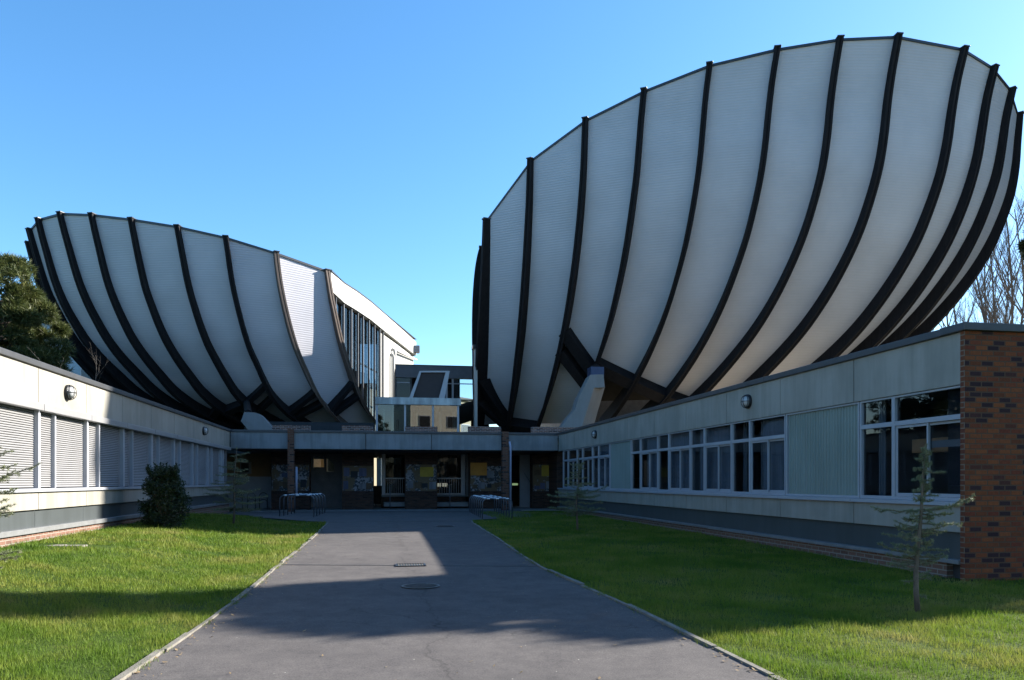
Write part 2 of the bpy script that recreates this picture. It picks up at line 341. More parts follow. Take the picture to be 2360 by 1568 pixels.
RD = [[[6.0, 46.13, 4.75], [5.89, 44.87, 5.66], [5.8, 43.84, 6.55], [5.72, 42.98, 7.41], [5.66, 42.23, 8.25], [5.6, 41.59, 9.08], [5.56, 41.06, 9.91], [5.53, 40.61, 10.73], [5.5, 40.22, 11.54], [5.48, 39.88, 12.35], [5.46, 39.6, 13.16], [5.45, 39.36, 13.97], [5.44, 39.17, 14.79]], [[7.61, 45.14, 4.7], [7.56, 43.49, 5.85], [7.53, 42.2, 6.95], [7.49, 41.15, 8.01], [7.47, 40.27, 9.05], [7.45, 39.59, 10.08], [7.43, 39.02, 11.1], [7.41, 38.54, 12.11], [7.4, 38.16, 13.11], [7.39, 37.86, 14.13], [7.39, 37.61, 15.15], [7.38, 37.42, 16.17], [7.38, 37.3, 17.21]], [[9.14, 44.21, 4.65], [9.27, 42.25, 5.94], [9.36, 40.76, 7.17], [9.44, 39.57, 8.35], [9.5, 38.62, 9.5], [9.55, 37.89, 10.64], [9.59, 37.29, 11.77], [9.62, 36.8, 12.89], [9.65, 36.43, 14.02], [9.67, 36.13, 15.15], [9.69, 35.91, 16.29], [9.7, 35.78, 17.46], [9.71, 35.66, 18.62]], [[10.64, 43.4, 4.61], [10.97, 41.2, 6.0], [11.21, 39.56, 7.31], [11.39, 38.27, 8.56], [11.52, 37.27, 9.78], [11.62, 36.5, 11.0], [11.71, 35.87, 12.19], [11.78, 35.38, 13.39], [11.85, 35.01, 14.59], [11.92, 34.71, 15.8], [11.97, 34.53, 17.03], [12.03, 34.4, 18.28], [12.1, 34.22, 19.49]], [[12.49, 42.59, 4.58], [13.06, 40.16, 6.04], [13.45, 38.38, 7.42], [13.72, 37.0, 8.73], [13.93, 35.96, 10.01], [14.09, 35.16, 11.28], [14.22, 34.5, 12.53], [14.32, 34.02, 13.78], [14.41, 33.64, 15.05], [14.48, 33.37, 16.32], [14.54, 33.21, 17.63], [14.6, 33.05, 18.92], [14.68, 32.82, 20.17]], [[14.24, 41.95, 4.56], [15.05, 39.36, 6.06], [15.6, 37.48, 7.48], [16.0, 36.04, 8.82], [16.31, 34.95, 10.14], [16.54, 34.12, 11.43], [16.74, 33.45, 12.71], [16.89, 32.96, 14.0], [17.01, 32.57, 15.3], [17.09, 32.31, 16.61], [17.16, 32.16, 17.95], [17.24, 31.97, 19.27], [17.35, 31.72, 20.54]], [[15.63, 41.54, 4.54], [16.68, 38.84, 6.08], [17.47, 36.88, 7.52], [18.09, 35.38, 8.89], [18.55, 34.26, 10.22], [18.9, 33.39, 11.54], [19.18, 32.71, 12.84], [19.39, 32.21, 14.16], [19.55, 31.82, 15.47], [19.64, 31.57, 16.82], [19.7, 31.42, 18.18], [19.78, 31.21, 19.51], [19.87, 30.95, 20.79]], [[17.43, 41.24, 4.55], [18.71, 38.48, 6.09], [19.64, 36.49, 7.54], [20.36, 34.97, 8.92], [20.89, 33.84, 10.26], [21.3, 32.96, 11.59], [21.62, 32.27, 12.9], [21.85, 31.77, 14.22], [22.02, 31.38, 15.55], [22.12, 31.15, 16.9], [22.18, 30.99, 18.28], [22.27, 30.78, 19.61], [22.37, 30.51, 20.9]], [[19.62, 41.18, 4.57], [21.15, 38.48, 6.08], [22.26, 36.52, 7.5], [23.11, 35.01, 8.86], [23.73, 33.88, 10.19], [24.22, 33.01, 11.49], [24.61, 32.32, 12.78], [24.89, 31.81, 14.09], [25.11, 31.41, 15.39], [25.26, 31.16, 16.72], [25.36, 31.0, 18.07], [25.48, 30.8, 19.4], [25.64, 30.53, 20.67]], [[20.86, 41.36, 4.59], [22.49, 38.78, 6.06], [23.7, 36.89, 7.43], [24.64, 35.41, 8.75], [25.34, 34.3, 10.04], [25.89, 33.44, 11.31], [26.33, 32.74, 12.57], [26.67, 32.22, 13.83], [26.93, 31.82, 15.1], [27.12, 31.54, 16.38], [27.24, 31.37, 17.69], [27.36, 31.2, 18.99], [27.53, 30.96, 20.24]], [[21.98, 41.68, 4.63], [23.67, 39.26, 6.03], [24.94, 37.46, 7.35], [25.94, 36.04, 8.62], [26.72, 34.95, 9.86], [27.32, 34.1, 11.09], [27.81, 33.41, 12.3], [28.19, 32.88, 13.52], [28.47, 32.48, 14.74], [28.7, 32.17, 15.97], [28.83, 31.99, 17.23], [28.93, 31.85, 18.49], [29.08, 31.64, 19.71]], [[23.15, 42.25, 4.68], [24.89, 40.03, 6.02], [26.21, 38.35, 7.28], [27.27, 37.01, 8.51], [28.13, 35.95, 9.7], [28.86, 35.13, 10.89], [29.44, 34.45, 12.06], [29.87, 33.92, 13.23], [30.18, 33.52, 14.4], [30.4, 33.21, 15.58], [30.5, 33.02, 16.78], [30.52, 32.9, 18.0], [30.53, 32.76, 19.2]]]
LD = [[[0.17, 46.87, 4.73], [-0.46, 45.44, 5.37], [-0.92, 44.42, 6.01], [-1.23, 43.75, 6.65], [-1.46, 43.27, 7.3], [-1.67, 42.83, 7.94], [-1.87, 42.43, 8.57], [-2.03, 42.11, 9.2], [-2.16, 41.85, 9.83], [-2.28, 41.62, 10.46], [-2.4, 41.41, 11.09], [-2.49, 41.24, 11.72], [-2.58, 41.1, 12.35]], [[-1.66, 47.06, 4.72], [-2.54, 45.51, 5.43], [-3.17, 44.46, 6.14], [-3.58, 43.79, 6.85], [-3.88, 43.3, 7.57], [-4.17, 42.82, 8.27], [-4.4, 42.43, 8.97], [-4.58, 42.13, 9.67], [-4.73, 41.87, 10.37], [-4.86, 41.63, 11.06], [-4.97, 41.44, 11.76], [-5.05, 41.29, 12.46], [-5.11, 41.15, 13.16]], [[-3.8, 47.4, 4.72], [-4.96, 45.76, 5.49], [-5.7, 44.69, 6.26], [-6.09, 44.02, 7.04], [-6.39, 43.5, 7.82], [-6.68, 43.0, 8.57], [-6.89, 42.62, 9.33], [-7.06, 42.32, 10.1], [-7.21, 42.06, 10.85], [-7.34, 41.83, 11.61], [-7.44, 41.66, 12.37], [-7.52, 41.51, 13.13], [-7.61, 41.38, 13.89]], [[-5.31, 47.72, 4.72], [-6.74, 46.04, 5.54], [-7.61, 44.99, 6.35], [-8.1, 44.34, 7.18], [-8.5, 43.8, 8.0], [-8.85, 43.33, 8.8], [-9.11, 42.97, 9.61], [-9.32, 42.68, 10.41], [-9.51, 42.42, 11.21], [-9.66, 42.22, 12.02], [-9.78, 42.06, 12.82], [-9.9, 41.92, 13.63], [-10.02, 41.78, 14.43]], [[-6.78, 48.12, 4.73], [-8.47, 46.46, 5.58], [-9.48, 45.44, 6.44], [-10.08, 44.82, 7.3], [-10.6, 44.28, 8.15], [-11.02, 43.83, 8.99], [-11.34, 43.5, 9.83], [-11.6, 43.22, 10.67], [-11.83, 42.97, 11.5], [-11.99, 42.79, 12.35], [-12.13, 42.64, 13.19], [-12.26, 42.5, 14.03], [-12.38, 42.36, 14.86]], [[-7.96, 48.52, 4.74], [-9.88, 46.9, 5.62], [-11.03, 45.93, 6.5], [-11.74, 45.34, 7.39], [-12.36, 44.82, 8.27], [-12.86, 44.41, 9.13], [-13.23, 44.09, 10.0], [-13.55, 43.82, 10.87], [-13.81, 43.6, 11.73], [-14.01, 43.44, 12.6], [-14.17, 43.3, 13.47], [-14.33, 43.15, 14.33], [-14.48, 43.03, 15.2]], [[-8.93, 48.93, 4.76], [-11.02, 47.36, 5.65], [-12.25, 46.44, 6.55], [-13.05, 45.88, 7.46], [-13.76, 45.38, 8.34], [-14.32, 44.99, 9.22], [-14.75, 44.7, 10.11], [-15.12, 44.44, 10.99], [-15.42, 44.24, 11.87], [-15.65, 44.09, 12.75], [-15.85, 43.96, 13.64], [-16.05, 43.83, 14.52], [-16.22, 43.71, 15.39]], [[-9.88, 49.36, 4.78], [-12.06, 47.9, 5.66], [-13.35, 47.03, 6.54], [-14.21, 46.5, 7.43], [-14.98, 46.03, 8.3], [-15.59, 45.66, 9.17], [-16.05, 45.38, 10.04], [-16.45, 45.14, 10.9], [-16.76, 44.95, 11.77], [-17.0, 44.8, 12.64], [-17.19, 44.67, 13.51], [-17.38, 44.54, 14.37], [-17.54, 44.42, 15.24]], [[-10.64, 49.67, 4.79], [-12.79, 48.31, 5.63], [-14.1, 47.47, 6.47], [-14.91, 46.96, 7.33], [-15.63, 46.51, 8.16], [-16.22, 46.14, 8.99], [-16.67, 45.86, 9.83], [-17.04, 45.63, 10.66], [-17.37, 45.42, 11.49], [-17.61, 45.27, 12.32], [-17.81, 45.15, 13.15], [-18.0, 45.03, 13.99], [-18.18, 44.91, 14.81]], [[-11.13, 49.86, 4.8], [-13.19, 48.59, 5.59], [-14.49, 47.79, 6.37], [-15.31, 47.29, 7.17], [-15.98, 46.87, 7.96], [-16.59, 46.5, 8.74], [-17.02, 46.21, 9.52], [-17.34, 45.97, 10.3], [-17.62, 45.76, 11.08], [-17.85, 45.59, 11.86], [-18.03, 45.46, 12.64], [-18.2, 45.34, 13.42], [-18.37, 45.23, 14.2]]]
# ------------------------------------------------------------------ ground
def sheet(name, xs, ys, mat, dz=0.0, inside=None):
    mb = MB(); idx = {}
    for i, x in enumerate(xs):
        for j, y in enumerate(ys):
            idx[i, j] = mb.n; mb.v.append((x, y, gz(x, y) + dz)); mb.n += 1
    for i in range(len(xs) - 1):
        for j in range(len(ys) - 1):
            mb.f.append((idx[i, j], idx[i+1, j], idx[i+1, j+1], idx[i, j+1]))
    return struct(mb.build(name, mat, smooth=True))
xs = [-900, -300, -100, -40, -20, -12] + [-8 + .4 * i for i in range(51)] + [14, 20, 40, 100, 300, 900]
ys = [-700, -200, -60, -20, -8, -4] + [-2 + .5 * i for i in range(84)] + [41, 50, 70, 120, 300, 900]
sheet('lawn', xs, ys, LAWN)
LE = [(-20, -2.2), (-2, -2.2), (4.5, -1.84), (5.5, -1.72), (7.4, -1.60), (9, -1.51), (12, -1.47), (16, -1.42), (19.8, -1.40), (24.1, -1.46)]
RE = [(-20, 2.9), (-2, 2.9), (5.5, 2.70), (6.6, 2.66), (8.3, 2.60), (10.6, 2.44), (11.6, 2.40), (17, 2.58), (23.2, 2.80), (24.1, 2.85)]
def edge(tab, y):
    return float(np.interp(y, [a for a, b in tab], [b for a, b in tab]))
def path_sheet():
    mb = MB(); yy = [-20, -8, -3, -1] + [0 + .35 * i for i in range(69)] + [24.1]; K = 10
    for y in yy:
        a, b = edge(LE, y), edge(RE, y)
        for k in range(K + 1):
            x = a + (b - a) * k / K; mb.v.append((x, y, gz(x, y) + .012)); mb.n += 1
    for j in range(len(yy) - 1):
        for k in range(K):
            q = j * (K + 1) + k; mb.f.append((q, q + 1, q + K + 2, q + K + 1))
    return struct(mb.build('path', ASPHALT, smooth=True))
path_sheet()
def fore():
    mb = MB(); pl = [(-1.46,24.1),(2.85,24.1)]
    rows = [(24.1, -1.46, 2.85), (24.9, -2.2, 3.2), (25.6, -3.9, 4.0), (26.4, -4.1, 5.2), (28, -4.4, 5.6), (29.5, -5.4, 5.8), (31, -5.82, 5.9), (32.6, -5.84, 6.0)]
    K = 16
    for y, a, b in rows:
        for k in range(K + 1):
            x = a + (b - a) * k / K; mb.v.append((x, y, gz(x, y) + .016)); mb.n += 1
    for j in range(len(rows) - 1):
        for k in range(K):
            q = j * (K + 1) + k; mb.f.append((q, q + 1, q + K + 2, q + K + 1))
    return struct(mb.build('forecourt', ASPHALT, smooth=True))
fore()
KERB = simple('kerb_concrete', (.15, .14, .12), .9, 0, .3, 9, .5)
def kerb(tab, side, name):
    mb = MB(); y = 3.0; rnd = random.Random(side + 5); 
    while y < 24.0:
        L = rnd.uniform(.5, 1.0); y1 = min(24.05, y + L - .012)
        w0 = .05 + rnd.uniform(-.02, .015) * 1; h = .022 + rnd.uniform(-.012, .012); sh = rnd.uniform(-.012, .012)
        a = edge(tab, y) + sh; b = edge(tab, y1) + sh
        o = side * w0
        q = [(a, y), (b, y1), (b + o, y1), (a + o, y)]
        lo = [(x, yy, gz(x, yy) - .03) for x, yy in q]; hi = [(x, yy, gz(x, yy) + h + .004) for x, yy in q]
        if side > 0: lo = lo[::-1]; hi = hi[::-1]
        mb.hexa(lo, hi); y += L
    return struct(mb.build(name, KERB))
kerb(LE, -1, 'path_edging_left'); kerb(RE, 1, 'path_edging_right')
# bare earth beside the left edging
# drain slot, grate, manhole covers
def flatbox(mb, x0, y0, x1, y1, w, z0, z1):
    d = Vector((x1 - x0, y1 - y0, 0)); n = Vector((-d.y, d.x, 0)).normalized() * w / 2
    a = [Vector((x0, y0, 0)) - n, Vector((x1, y1, 0)) - n, Vector((x1, y1, 0)) + n, Vector((x0, y0, 0)) + n]
    lo = [Vector((p.x, p.y, gz(p.x, p.y) + z0)) for p in a]; hi = [Vector((p.x, p.y, gz(p.x, p.y) + z1)) for p in a]
    mb.hexa(lo, hi)
mb = MB()
for i in range(8):
    if i == 4: continue
    f0, f1 = i / 8, (i + 1) / 8
    flatbox(mb, -1.47 + 3.87 * f0, 12.40 - .8 * f0, -1.47 + 3.87 * f1, 12.40 - .8 * f1, .03, .005, .017)
tag(mb.build('drainage_slot', BLACKM), 'thin dark drainage channel running across the asphalt path', 'drain')
gx, gy = .50, 12.02
t = thing('drain_grate', 'small slotted metal drain grate in the middle of the drainage channel', 'drain grate', (gx, gy, gz(gx, gy)))
z = gz(gx, gy) + .014
mb = MB()
mb.box(gx-.23, gx+.23, gy-.17, gy-.145, z, z+.012).box(gx-.23, gx+.23, gy+.145, gy+.17, z, z+.012).box(gx-.23, gx-.2, gy-.145, gy+.145, z, z+.012).box(gx+.2, gx+.23, gy-.145, gy+.145, z, z+.012)
mb.build('frame', BLACKM, t)
mb = MB()
for i in range(10): mb.box(gx-.186+i*.040, gx-.186+i*.040+.014, gy-.144, gy+.144, z, z+.008)
mb.build('bars', KERB, t)
MB().box(gx-.2, gx+.2, gy-.145, gy+.145, z-.001, z+.002).build('pit', BLACKM, t)
def manhole(x, y, r, label, rough_ring=True):
    t = thing('manhole_cover', label, 'manhole cover', (x, y, gz(x, y)), 'manhole covers in the path')
    z = gz(x, y) + .014
    MB().lathe([(r, 0), (r, .010), (r*.9, .010), (r*.9, 0)], (x, y, z), n=40).build('ring', KERB if rough_ring else BLACKM, t)
    mb = MB().lathe([(r*.88, .002), (r*.88, .009), (0.001, .009)], (x, y, z), n=40)
    for i in range(-5, 6):
        w = math.sqrt(max(0, (r*.8)**2 - (i*r*.15)**2))
        mb.box(x - w, x + w, y + i*r*.15 - .008, y + i*r*.15 + .008, z + .0095, z + .015)
    mb.build('lid', simple('cast_iron', (.07, .064, .060), .7, .3, .4, 14, .4) if 'cast_iron' not in MATS else MATS['cast_iron'], t)
manhole(.53, 9.73, .24, 'worn round manhole cover nearer the camera in the path', False)
manhole(1.84, 21.5, .26, 'dark round manhole cover in the shaded path near the entrance', False)
mb = MB()
for (x0, x1, y0, y1) in ((-5.5, -5.1, 13.8, 14.1), (-5.1, -4.75, 13.72, 14.0)):
    mb.box(x0, x1 - .02, y0, y1, gz(-5, 14) - .05, gz(-5, 14) + .012)
tag(mb.build('stone_slab', KERB, bevel=.01), 'flat stone slabs sunk in the grass by the left wing base', 'stone slab')

SOIL = simple('bare_soil', (.035, .025, .017), .95, 0, .4, 18, .8)
PATCHES = []
for i, (px_, py_, pr_) in enumerate(PATCHES):
    rr_ = random.Random(i); mb = MB(); n = 22; c0_ = (px_, py_, gz(px_, py_) + .006)
    ring = [(px_ + pr_ * rr_.uniform(.6, 1.15) * math.cos(6.283 * k / n), py_ + pr_ * 1.2 * rr_.uniform(.6, 1.15) * math.sin(6.283 * k / n)) for k in range(n)]
    mb.add([c0_] + [(x, y, gz(x, y) + .004) for x, y in ring], [(0, k + 1, (k + 1) % n + 1) for k in range(n)])
    struct(mb.build('bare_soil', SOIL))
# ------------------------------------------------------------------ low wings
def side_box(side):
    if side == 'L': return lambda mb, d0, d1, y0, y1, z0, z1: mb.box(XL + d0, XL + d1, y0, y1, z0, z1)
    return lambda mb, d0, d1, y0, y1, z0, z1: mb.box(XR - d0, XR - d1, y0, y1, z0, z1)
WL = thing('office_wing', 'long low wing with closed silver roller shutters on the left of the path', 'building', (XL - 4, 20, 0))
WR = thing('classroom_wing', 'long low wing with aluminium windows and a brick end wall on the right', 'building', (XR + 3, 20, 0))
GAP = simple('joint_shadow', (.03, .03, .03), .9)
def panels(sb, joints, z0, z1, d, th=.05, gap=.018):
    mb = MB()
    for a, b in zip(joints[:-1], joints[1:]):
        sb(mb, d, d - th, a + gap / 2, b - gap / 2, z0, z1)
    return mb
# left wing
sb = side_box('L'); Y0, Y1 = 3.2, YF
jl = [3.2, 5.56, 7.87, 10.18, 12.49, 14.81, 17.08, 19.38, 21.69, 24.05, 26.42, 28.65, 30.9, YF - .02]
mb = MB(); 
for a, b in zip([3.15, 8.2, 13.3, 18.6, 23.9, 29.1], [8.2, 13.3, 18.6, 23.9, 29.1, YF + .06]):
    sb(mb, .05, -.30, a + .004, b - .004, 3.50, 3.60)
mb.build('coping', COPING, WL, bevel=.008)
panels(sb, jl, 2.875, 3.497, 0).build('fascia', PANEL, WL, bevel=.003)
mb = MB(); sb(mb, -.055, -.3, Y0, Y1, 1.0, 1.3); sb(mb, -.055, -.3, Y0, Y1, 2.9, 3.49); mb.build('wall_core', GAP, WL)
panels(sb, jl, 1.01, 1.315, 0).build('lower_panels', PANEL, WL, bevel=.003)
mb = MB(); sb(mb, .055, -.12, Y0, Y1, 1.318, 1.378); mb.build('window_sill', ALU, WL, bevel=.004)
mb = panels(sb, jl, .70, 1.0, -.06, .05, .008); mb.build('plinth_band', SLATE, WL)
mb = MB(); sb(mb, -.112, -.3, Y0, Y1, .4, .999); mb.build('plinth_core', GAP, WL)
mb = MB(); sb(mb, .04, -.15, Y0, Y1, .61, .70)
mb.build('ledge', LEDGE, WL, bevel=.006)
mb = MB(); sb(mb, -.02, -.3, Y0, Y1, -.2, .608); mb.build('base_wall', BRICKB, WL)
mb = MB(); mb.box(XL - 8, XL - .3, Y0 + .1, YF + 6, 3.38, 3.44); mb.build('roof', ROOFING, WL)
mb = MB(); mb.box(XL - 8, XL - .3, Y0 + .1, Y0 + .4, -.2, 3.38).box(XL - 8.3, XL - 8, Y0 + .1, YF + 6, -.2, 3.6).box(XL - .8, XL - .75, Y0 + .45, YF, .2, 3.37); mb.build('wall', GREYIN, WL)
# shutters: bays of 2.3 m, each one narrow and one wide curtain
bays = [3.3 + 2.315 * i for i in range(13)]
bays = [b + .01 for b in bays]
off = 14.91 - bays[5]; bays = [b + off for b in bays if b + off < YF - .1] + [YF - .04]
def shutter(y0, y1, tilt):
    mb = MB(); z = 1.39; n = 34; h = (2.745 - 1.39) / n
    for k in range(n):
        za = z + k * h; x = XL - .115
        # bowed slat profile, top tucked behind
        jit = random.uniform(-.0015, .0015)
        P = [(x - .012, za + h * .20), (x + .020 + jit, za + h * .24), (x + .022 + jit, za + h * .5), (x + .006, za + h * .96), (x - .012, za + h * .99)]
        mb.prism([(px, y0, pz) for px, pz in P], (0, y1 - y0, 0))
    return mb
for a, b in zip(bays[:-1], bays[1:]):
    w = b - a; m_ = a + w * .31
    mb = MB(); sb(mb, .062, -.10, a + .01, b - .01, 2.748, 2.872); mb.build('shutter_box', ALUG if False else SHUT, WL, bevel=.006)
    fr = MB()
    sb(fr, -.02, -.16, a - .045, a + .045, 1.379, 2.747)
    sb(fr, -.03, -.16, m_ - .03, m_ + .03, 1.379, 2.747)
    fr.build('window_post', ALU, WL, bevel=.004)
    if w > 1:
        shutter(a + .048, m_ - .032, 0).build('roller_shutter', SHUT, WL)
        shutter(m_ + .032, b - .048, 0).build('roller_shutter', SHUT, WL)
    mb = MB(); sb(mb, -.135, -.16, a, b, 1.379, 2.87); mb.build('backing', GAP, WL)
# right wing
sb = side_box('R'); Y0 = 9.2
g = [9.21, 11.48, 13.80, 16.12, 18.43, 20.73, 23.04, 25.28, 27.45, 29.66, 32.02]
jr = [9.21, 11.59, 13.95, 16.29, 18.61, 20.9, 23.29, 25.49, 27.77, 29.9, YF - .02]
mb = MB()
for a, b in zip([9.54, 14.5, 20.4, 26.3], [14.5, 20.4, 26.3, YF + .06]): sb(mb, .05, -.3, a + .004, b - .004, 3.50, 3.60)
mb.build('coping', COPING, WR, bevel=.008)
panels(sb, jr, 2.80, 3.497, 0).build('fascia', PANEL, WR, bevel=.003)
mb = MB(); sb(mb, -.055, -.3, Y0 + .3, YF, 2.81, 3.49); sb(mb, -.055, -.3, Y0 + .3, YF, .82, 1.16); mb.build('wall_core', GAP, WR)
panels(sb, jr, .815, 1.165, 0).build('lower_panels', PANEL, WR, bevel=.003)
mb = MB()
for a, b in zip(jr[:-1], jr[1:]): sb(mb, .06, -.06, a + .006, b - .006, 1.168, 1.225)
mb.build('window_sill', ALU, WR, bevel=.004)
mb = MB(); sb(mb, -.06, -.11, Y0, YF, .445, .81); mb.build('plinth_band', SLATE, WR)
mb = MB(); sb(mb, -.112, -.3, Y0 + .3, YF, .3, .81); mb.build('plinth_core', GAP, WR)
mb = MB()
for a, b in zip([9.2, 12.0, 17.2, 22.4, 27.5], [12.0, 17.2, 22.4, 27.5, YF]):
    sb(mb, .05, -.12, a + .003, b - .003, .39 + random.uniform(-.006, .006), .445)
mb.build('ledge', LEDGE, WR, bevel=.006)
mb = MB(); sb(mb, -.02, -.3, Y0 + .3, YF, -.3, .388); mb.build('base_wall', BRICKB, WR)
mb = MB(); mb.box(XR + .3, XR + 5.2, Y0 + .3, YF + 6, 3.38, 3.44); mb.build('roof', GRAVEL, WR)
MB().box(XR + .12, XR + .3, Y0 + .01, Y0 + .4, -.3, 3.49).build('corner_post', DARKIN, WR)
struct(MB().box(13.4, 60, 13.0, 62, .30, .42).build('bounce_yard', GRAVEL))  # unseen sandy yard, added to bounce warm sunlight onto the bowl cladding
mb = MB(); mb.box(XR + 5.2, XR + 5.4, Y0 + .3, YF + 6, -.2, 3.6); mb.build('back_wall', MATS.get('room_walls') or GREYIN, WR)
mb = MB(); mb.box(XR + .3, XR + 5.2, Y0 + .3, YF, .30, .34).box(XR + .15, XR + 5.2, Y0 + .3, YF, 2.95, 2.99)
for y in (13.9, 18.5, 25.4, 28.0): mb.box(XR + .2, XR + 5.2, y, y + .08, .3, 2.95)
mb.build('interior', simple('room_walls', (.42, .42, .42), .8, 0, .1), WR)
# end wall and its coping
mb = MB(); mb.box(XR - .02, XR + 5.4, Y0 - .08, Y0 + .002, -.3, 3.497)
ew = mb.build('end_wall', BRICKO, WR); ew.data.materials.append(BRICKO_Y)
for p in ew.data.polygons:
    if abs(p.normal.x) > .9: p.material_index = 1
MB().box(XR - .07, XR + 5.45, Y0 - .13, Y0 + .33, 3.502, 3.606).build('coping', COPING, WR, bevel=.008)
ZB, ZT = 1.228, 2.795
def window(y0, y1, full=True):
    """y0 near end, y1 far end; fixed lights toward the far (left in view) end, sliding sash toward the near end"""
    w = y1 - y0; ym = y1 - w * .37; d0, d1 = -.03, -.10; s = .035
    y0 += .012; y1 -= .012
    mb = MB()
    sb(mb, d0, d1, y0, y0 + s, ZB, ZT); sb(mb, d0, d1, y1 - s, y1, ZB, ZT)
    sb(mb, d0, d1, y0 + s, y1 - s, ZB, ZB + .05); sb(mb, d0, d1, y0 + s, y1 - s, ZT - .03, ZT)
    sb(mb, d0 + .004, d1, ym - s, ym + s, ZB + .05, ZT - .03)
    sb(mb, d0, d1, y0 + s, ym - s, 2.34, 2.41); sb(mb, d0, d1, ym + s, y1 - s, 2.34, 2.41)
    fr = mb.build('window', ALU, WR, bevel=.003)
    xg = -.075
    for a, b, z0, z1 in ((y0 + s, ym - s, 2.41, ZT - .03), (ym + s, y1 - s, 2.41, ZT - .03), (ym + s, y1 - s, ZB + .05, 2.34)):
        mb = MB(); sb(mb, xg, xg - .012, a, b, z0, z1); mb.build('pane', GLASSW, fr)
    # sliding sashes
    a, b = y0 + s, ym - s; mid = (a + b) / 2; ss = .032
    for (p, q, dd) in ((mid - .02, b, -.052), (a, mid + .02, -.085)):
        mb = MB()
        sb(mb, dd, dd - .028, p, p + ss, ZB + .052, 2.338); sb(mb, dd, dd - .028, q - ss, q, ZB + .052, 2.338)
        sb(mb, dd, dd - .028, p + ss, q - ss, ZB + .052, ZB + .10); sb(mb, dd, dd - .028, p + ss, q - ss, 2.30, 2.338)
        mb.build('sash', ALU, fr, bevel=.003)
        mb = MB(); sb(mb, dd - .01, dd - .018, p + ss, q - ss, ZB + .10, 2.30); mb.build('pane', GLASSW, fr)
for i in (0, 2, 3, 4, 5, 7, 8, 9): window(g[i], g[i + 1])
CORR = wave_bump('corrugated_infill', (.46, .49, .42), .075, 'Y', .02, .6, 0, .68, .1)
PALEG = streaked('pale_green_panel', (.20, .24, .22), (.1, .12, .1), .3)
for i, mt, nm in ((1, CORR, 'corrugated_infill'), (6, PALEG, 'infill_panel')):
    a, b = g[i] + .012, g[i + 1] - .012; mb = MB()
    sb(mb, -.03, -.1, a, a + .035, ZB, ZT); sb(mb, -.03, -.1, b - .035, b, ZB, ZT); sb(mb, -.03, -.1, a + .035, b - .035, ZB, ZB + .04); sb(mb, -.03, -.1, a + .035, b - .035, ZT - .03, ZT)
    fr = mb.build('infill_frame', ALU, WR, bevel=.003)
    if i == 1:
        mb = MB(); n = 26; ya, yb = a + .036, b - .036; w = (yb - ya) / n
        for k in range(n):
            y = ya + k * w; x0 = XR + .065; x1 = XR + .085
            mb.prism([(x1, y, ZB + .04), (x1, y + w * .25, ZB + .04), (x0, y + w * .38, ZB + .04), (x0, y + w * .82, ZB + .04), (x1, y + w, ZB + .04), (x1 + .01, y + w, ZB + .04), (x1 + .01, y, ZB + .04)][::-1], (0, 0, ZT - .03 - ZB - .04))
        mb.build(nm, PALEG, fr)
    else:
        mb = MB(); sb(mb, -.07, -.09, a + .035, b - .035, ZB + .04, ZT - .03); mb.build(nm, mt, fr)
# what can be seen inside the nearest window: curtain edge and a wooden shelf with a pale unit
mb = MB()
for k, (y, wd) in enumerate(((11.30, .12), (16.0, .10), (20.5, .14), (22.2, .10), (15.2, .06), (18.2, .12))):
    for j in range(4): mb.tube([(XR + .28 + .02 * (j % 2), y - wd * j / 4, 1.2), (XR + .28 + .02 * (j % 2), y - wd * j / 4, 2.9)], .022, 6)
mb.build('curtain_and_veil', simple('grey_curtain', (.30, .32, .34), .9), WR)
VEIL = simple('reflection_grey', (.42, .43, .46), .9, 0, .3, 3, stretch=(1, 9, .3))  # grey sheets behind the panes, put in to imitate the grey of reflections
for a, b in ((14.1, 15.0), (16.4, 18.2), (18.7, 20.4), (21.0, 22.0), (25.6, 27.2)):
    mb = MB(); mb.box(XR + .20, XR + .21, a, b, 1.24, 2.79); mb.build('curtain_and_veil', VEIL, WR)
sh = thing('wall_shelf', 'small wooden wall unit with a pale glazed front seen through the nearest window', 'shelf', (XR + .9, 10.0, 1.6))
WARM = simple('varnished_pine', (.75, .36, .15), .5, 0, .2, 6)
a = on_x(2105, 1019, XR + .15); b = on_x(2226, 1050, XR + .15)
MB().box(XR + .125, XR + .45, b.y, a.y, 1.5 + .42, 1.5 + .62).build('cabinet', WARM, sh, bevel=.005)
MB().box(XR + .117, XR + .1245, b.y + .05, b.y + .62, 1.98, 2.08).build('glazed_front', OPAL, sh)

# bulkhead lamps
def lamp(side, y, z, label):
    X = XL if side == 'L' else XR; s = 1 if side == 'L' else -1
    t = thing('bulkhead_lamp', label, 'wall lamp', (X, y, z), 'bulkhead lamps on the wing fascias')
    def pr(p): return [(r, s * h) for r, h in p]
    MB().lathe(pr([(.001, .002), (.145, .002), (.15, .012), (.15, .05), (.135, .058), (.12, .055)]), (X, y, z), 'X', 32).build('back_plate', BLACKM, t, True)
    MB().lathe(pr([(.118, .05), (.112, .085), (.09, .118), (.055, .138), (.001, .146)]), (X, y, z), 'X', 32).build('globe', OPAL, t, True)
    mb = MB()
    mb.tube([(X + s*.085, y + .132 * math.cos(a), z + .132 * math.sin(a)) for a in np.linspace(0, 2*math.pi, 33)], .007, 6, False)
    for q in (-.045, .045):
        pts = [(X + s * (.055 + .10 * math.sin(a)), y + q, z + .13 * math.cos(a)) for a in np.linspace(0, math.pi, 17)]; mb.tube(pts, .006, 6)
    for q in (-.0,):
        pts = [(X + s * (.055 + .10 * math.sin(a)), y + .13 * math.cos(a), z + q) for a in np.linspace(0, math.pi, 17)]; mb.tube(pts, .006, 6)
    mb.build('cage', BLACKM, t, True)
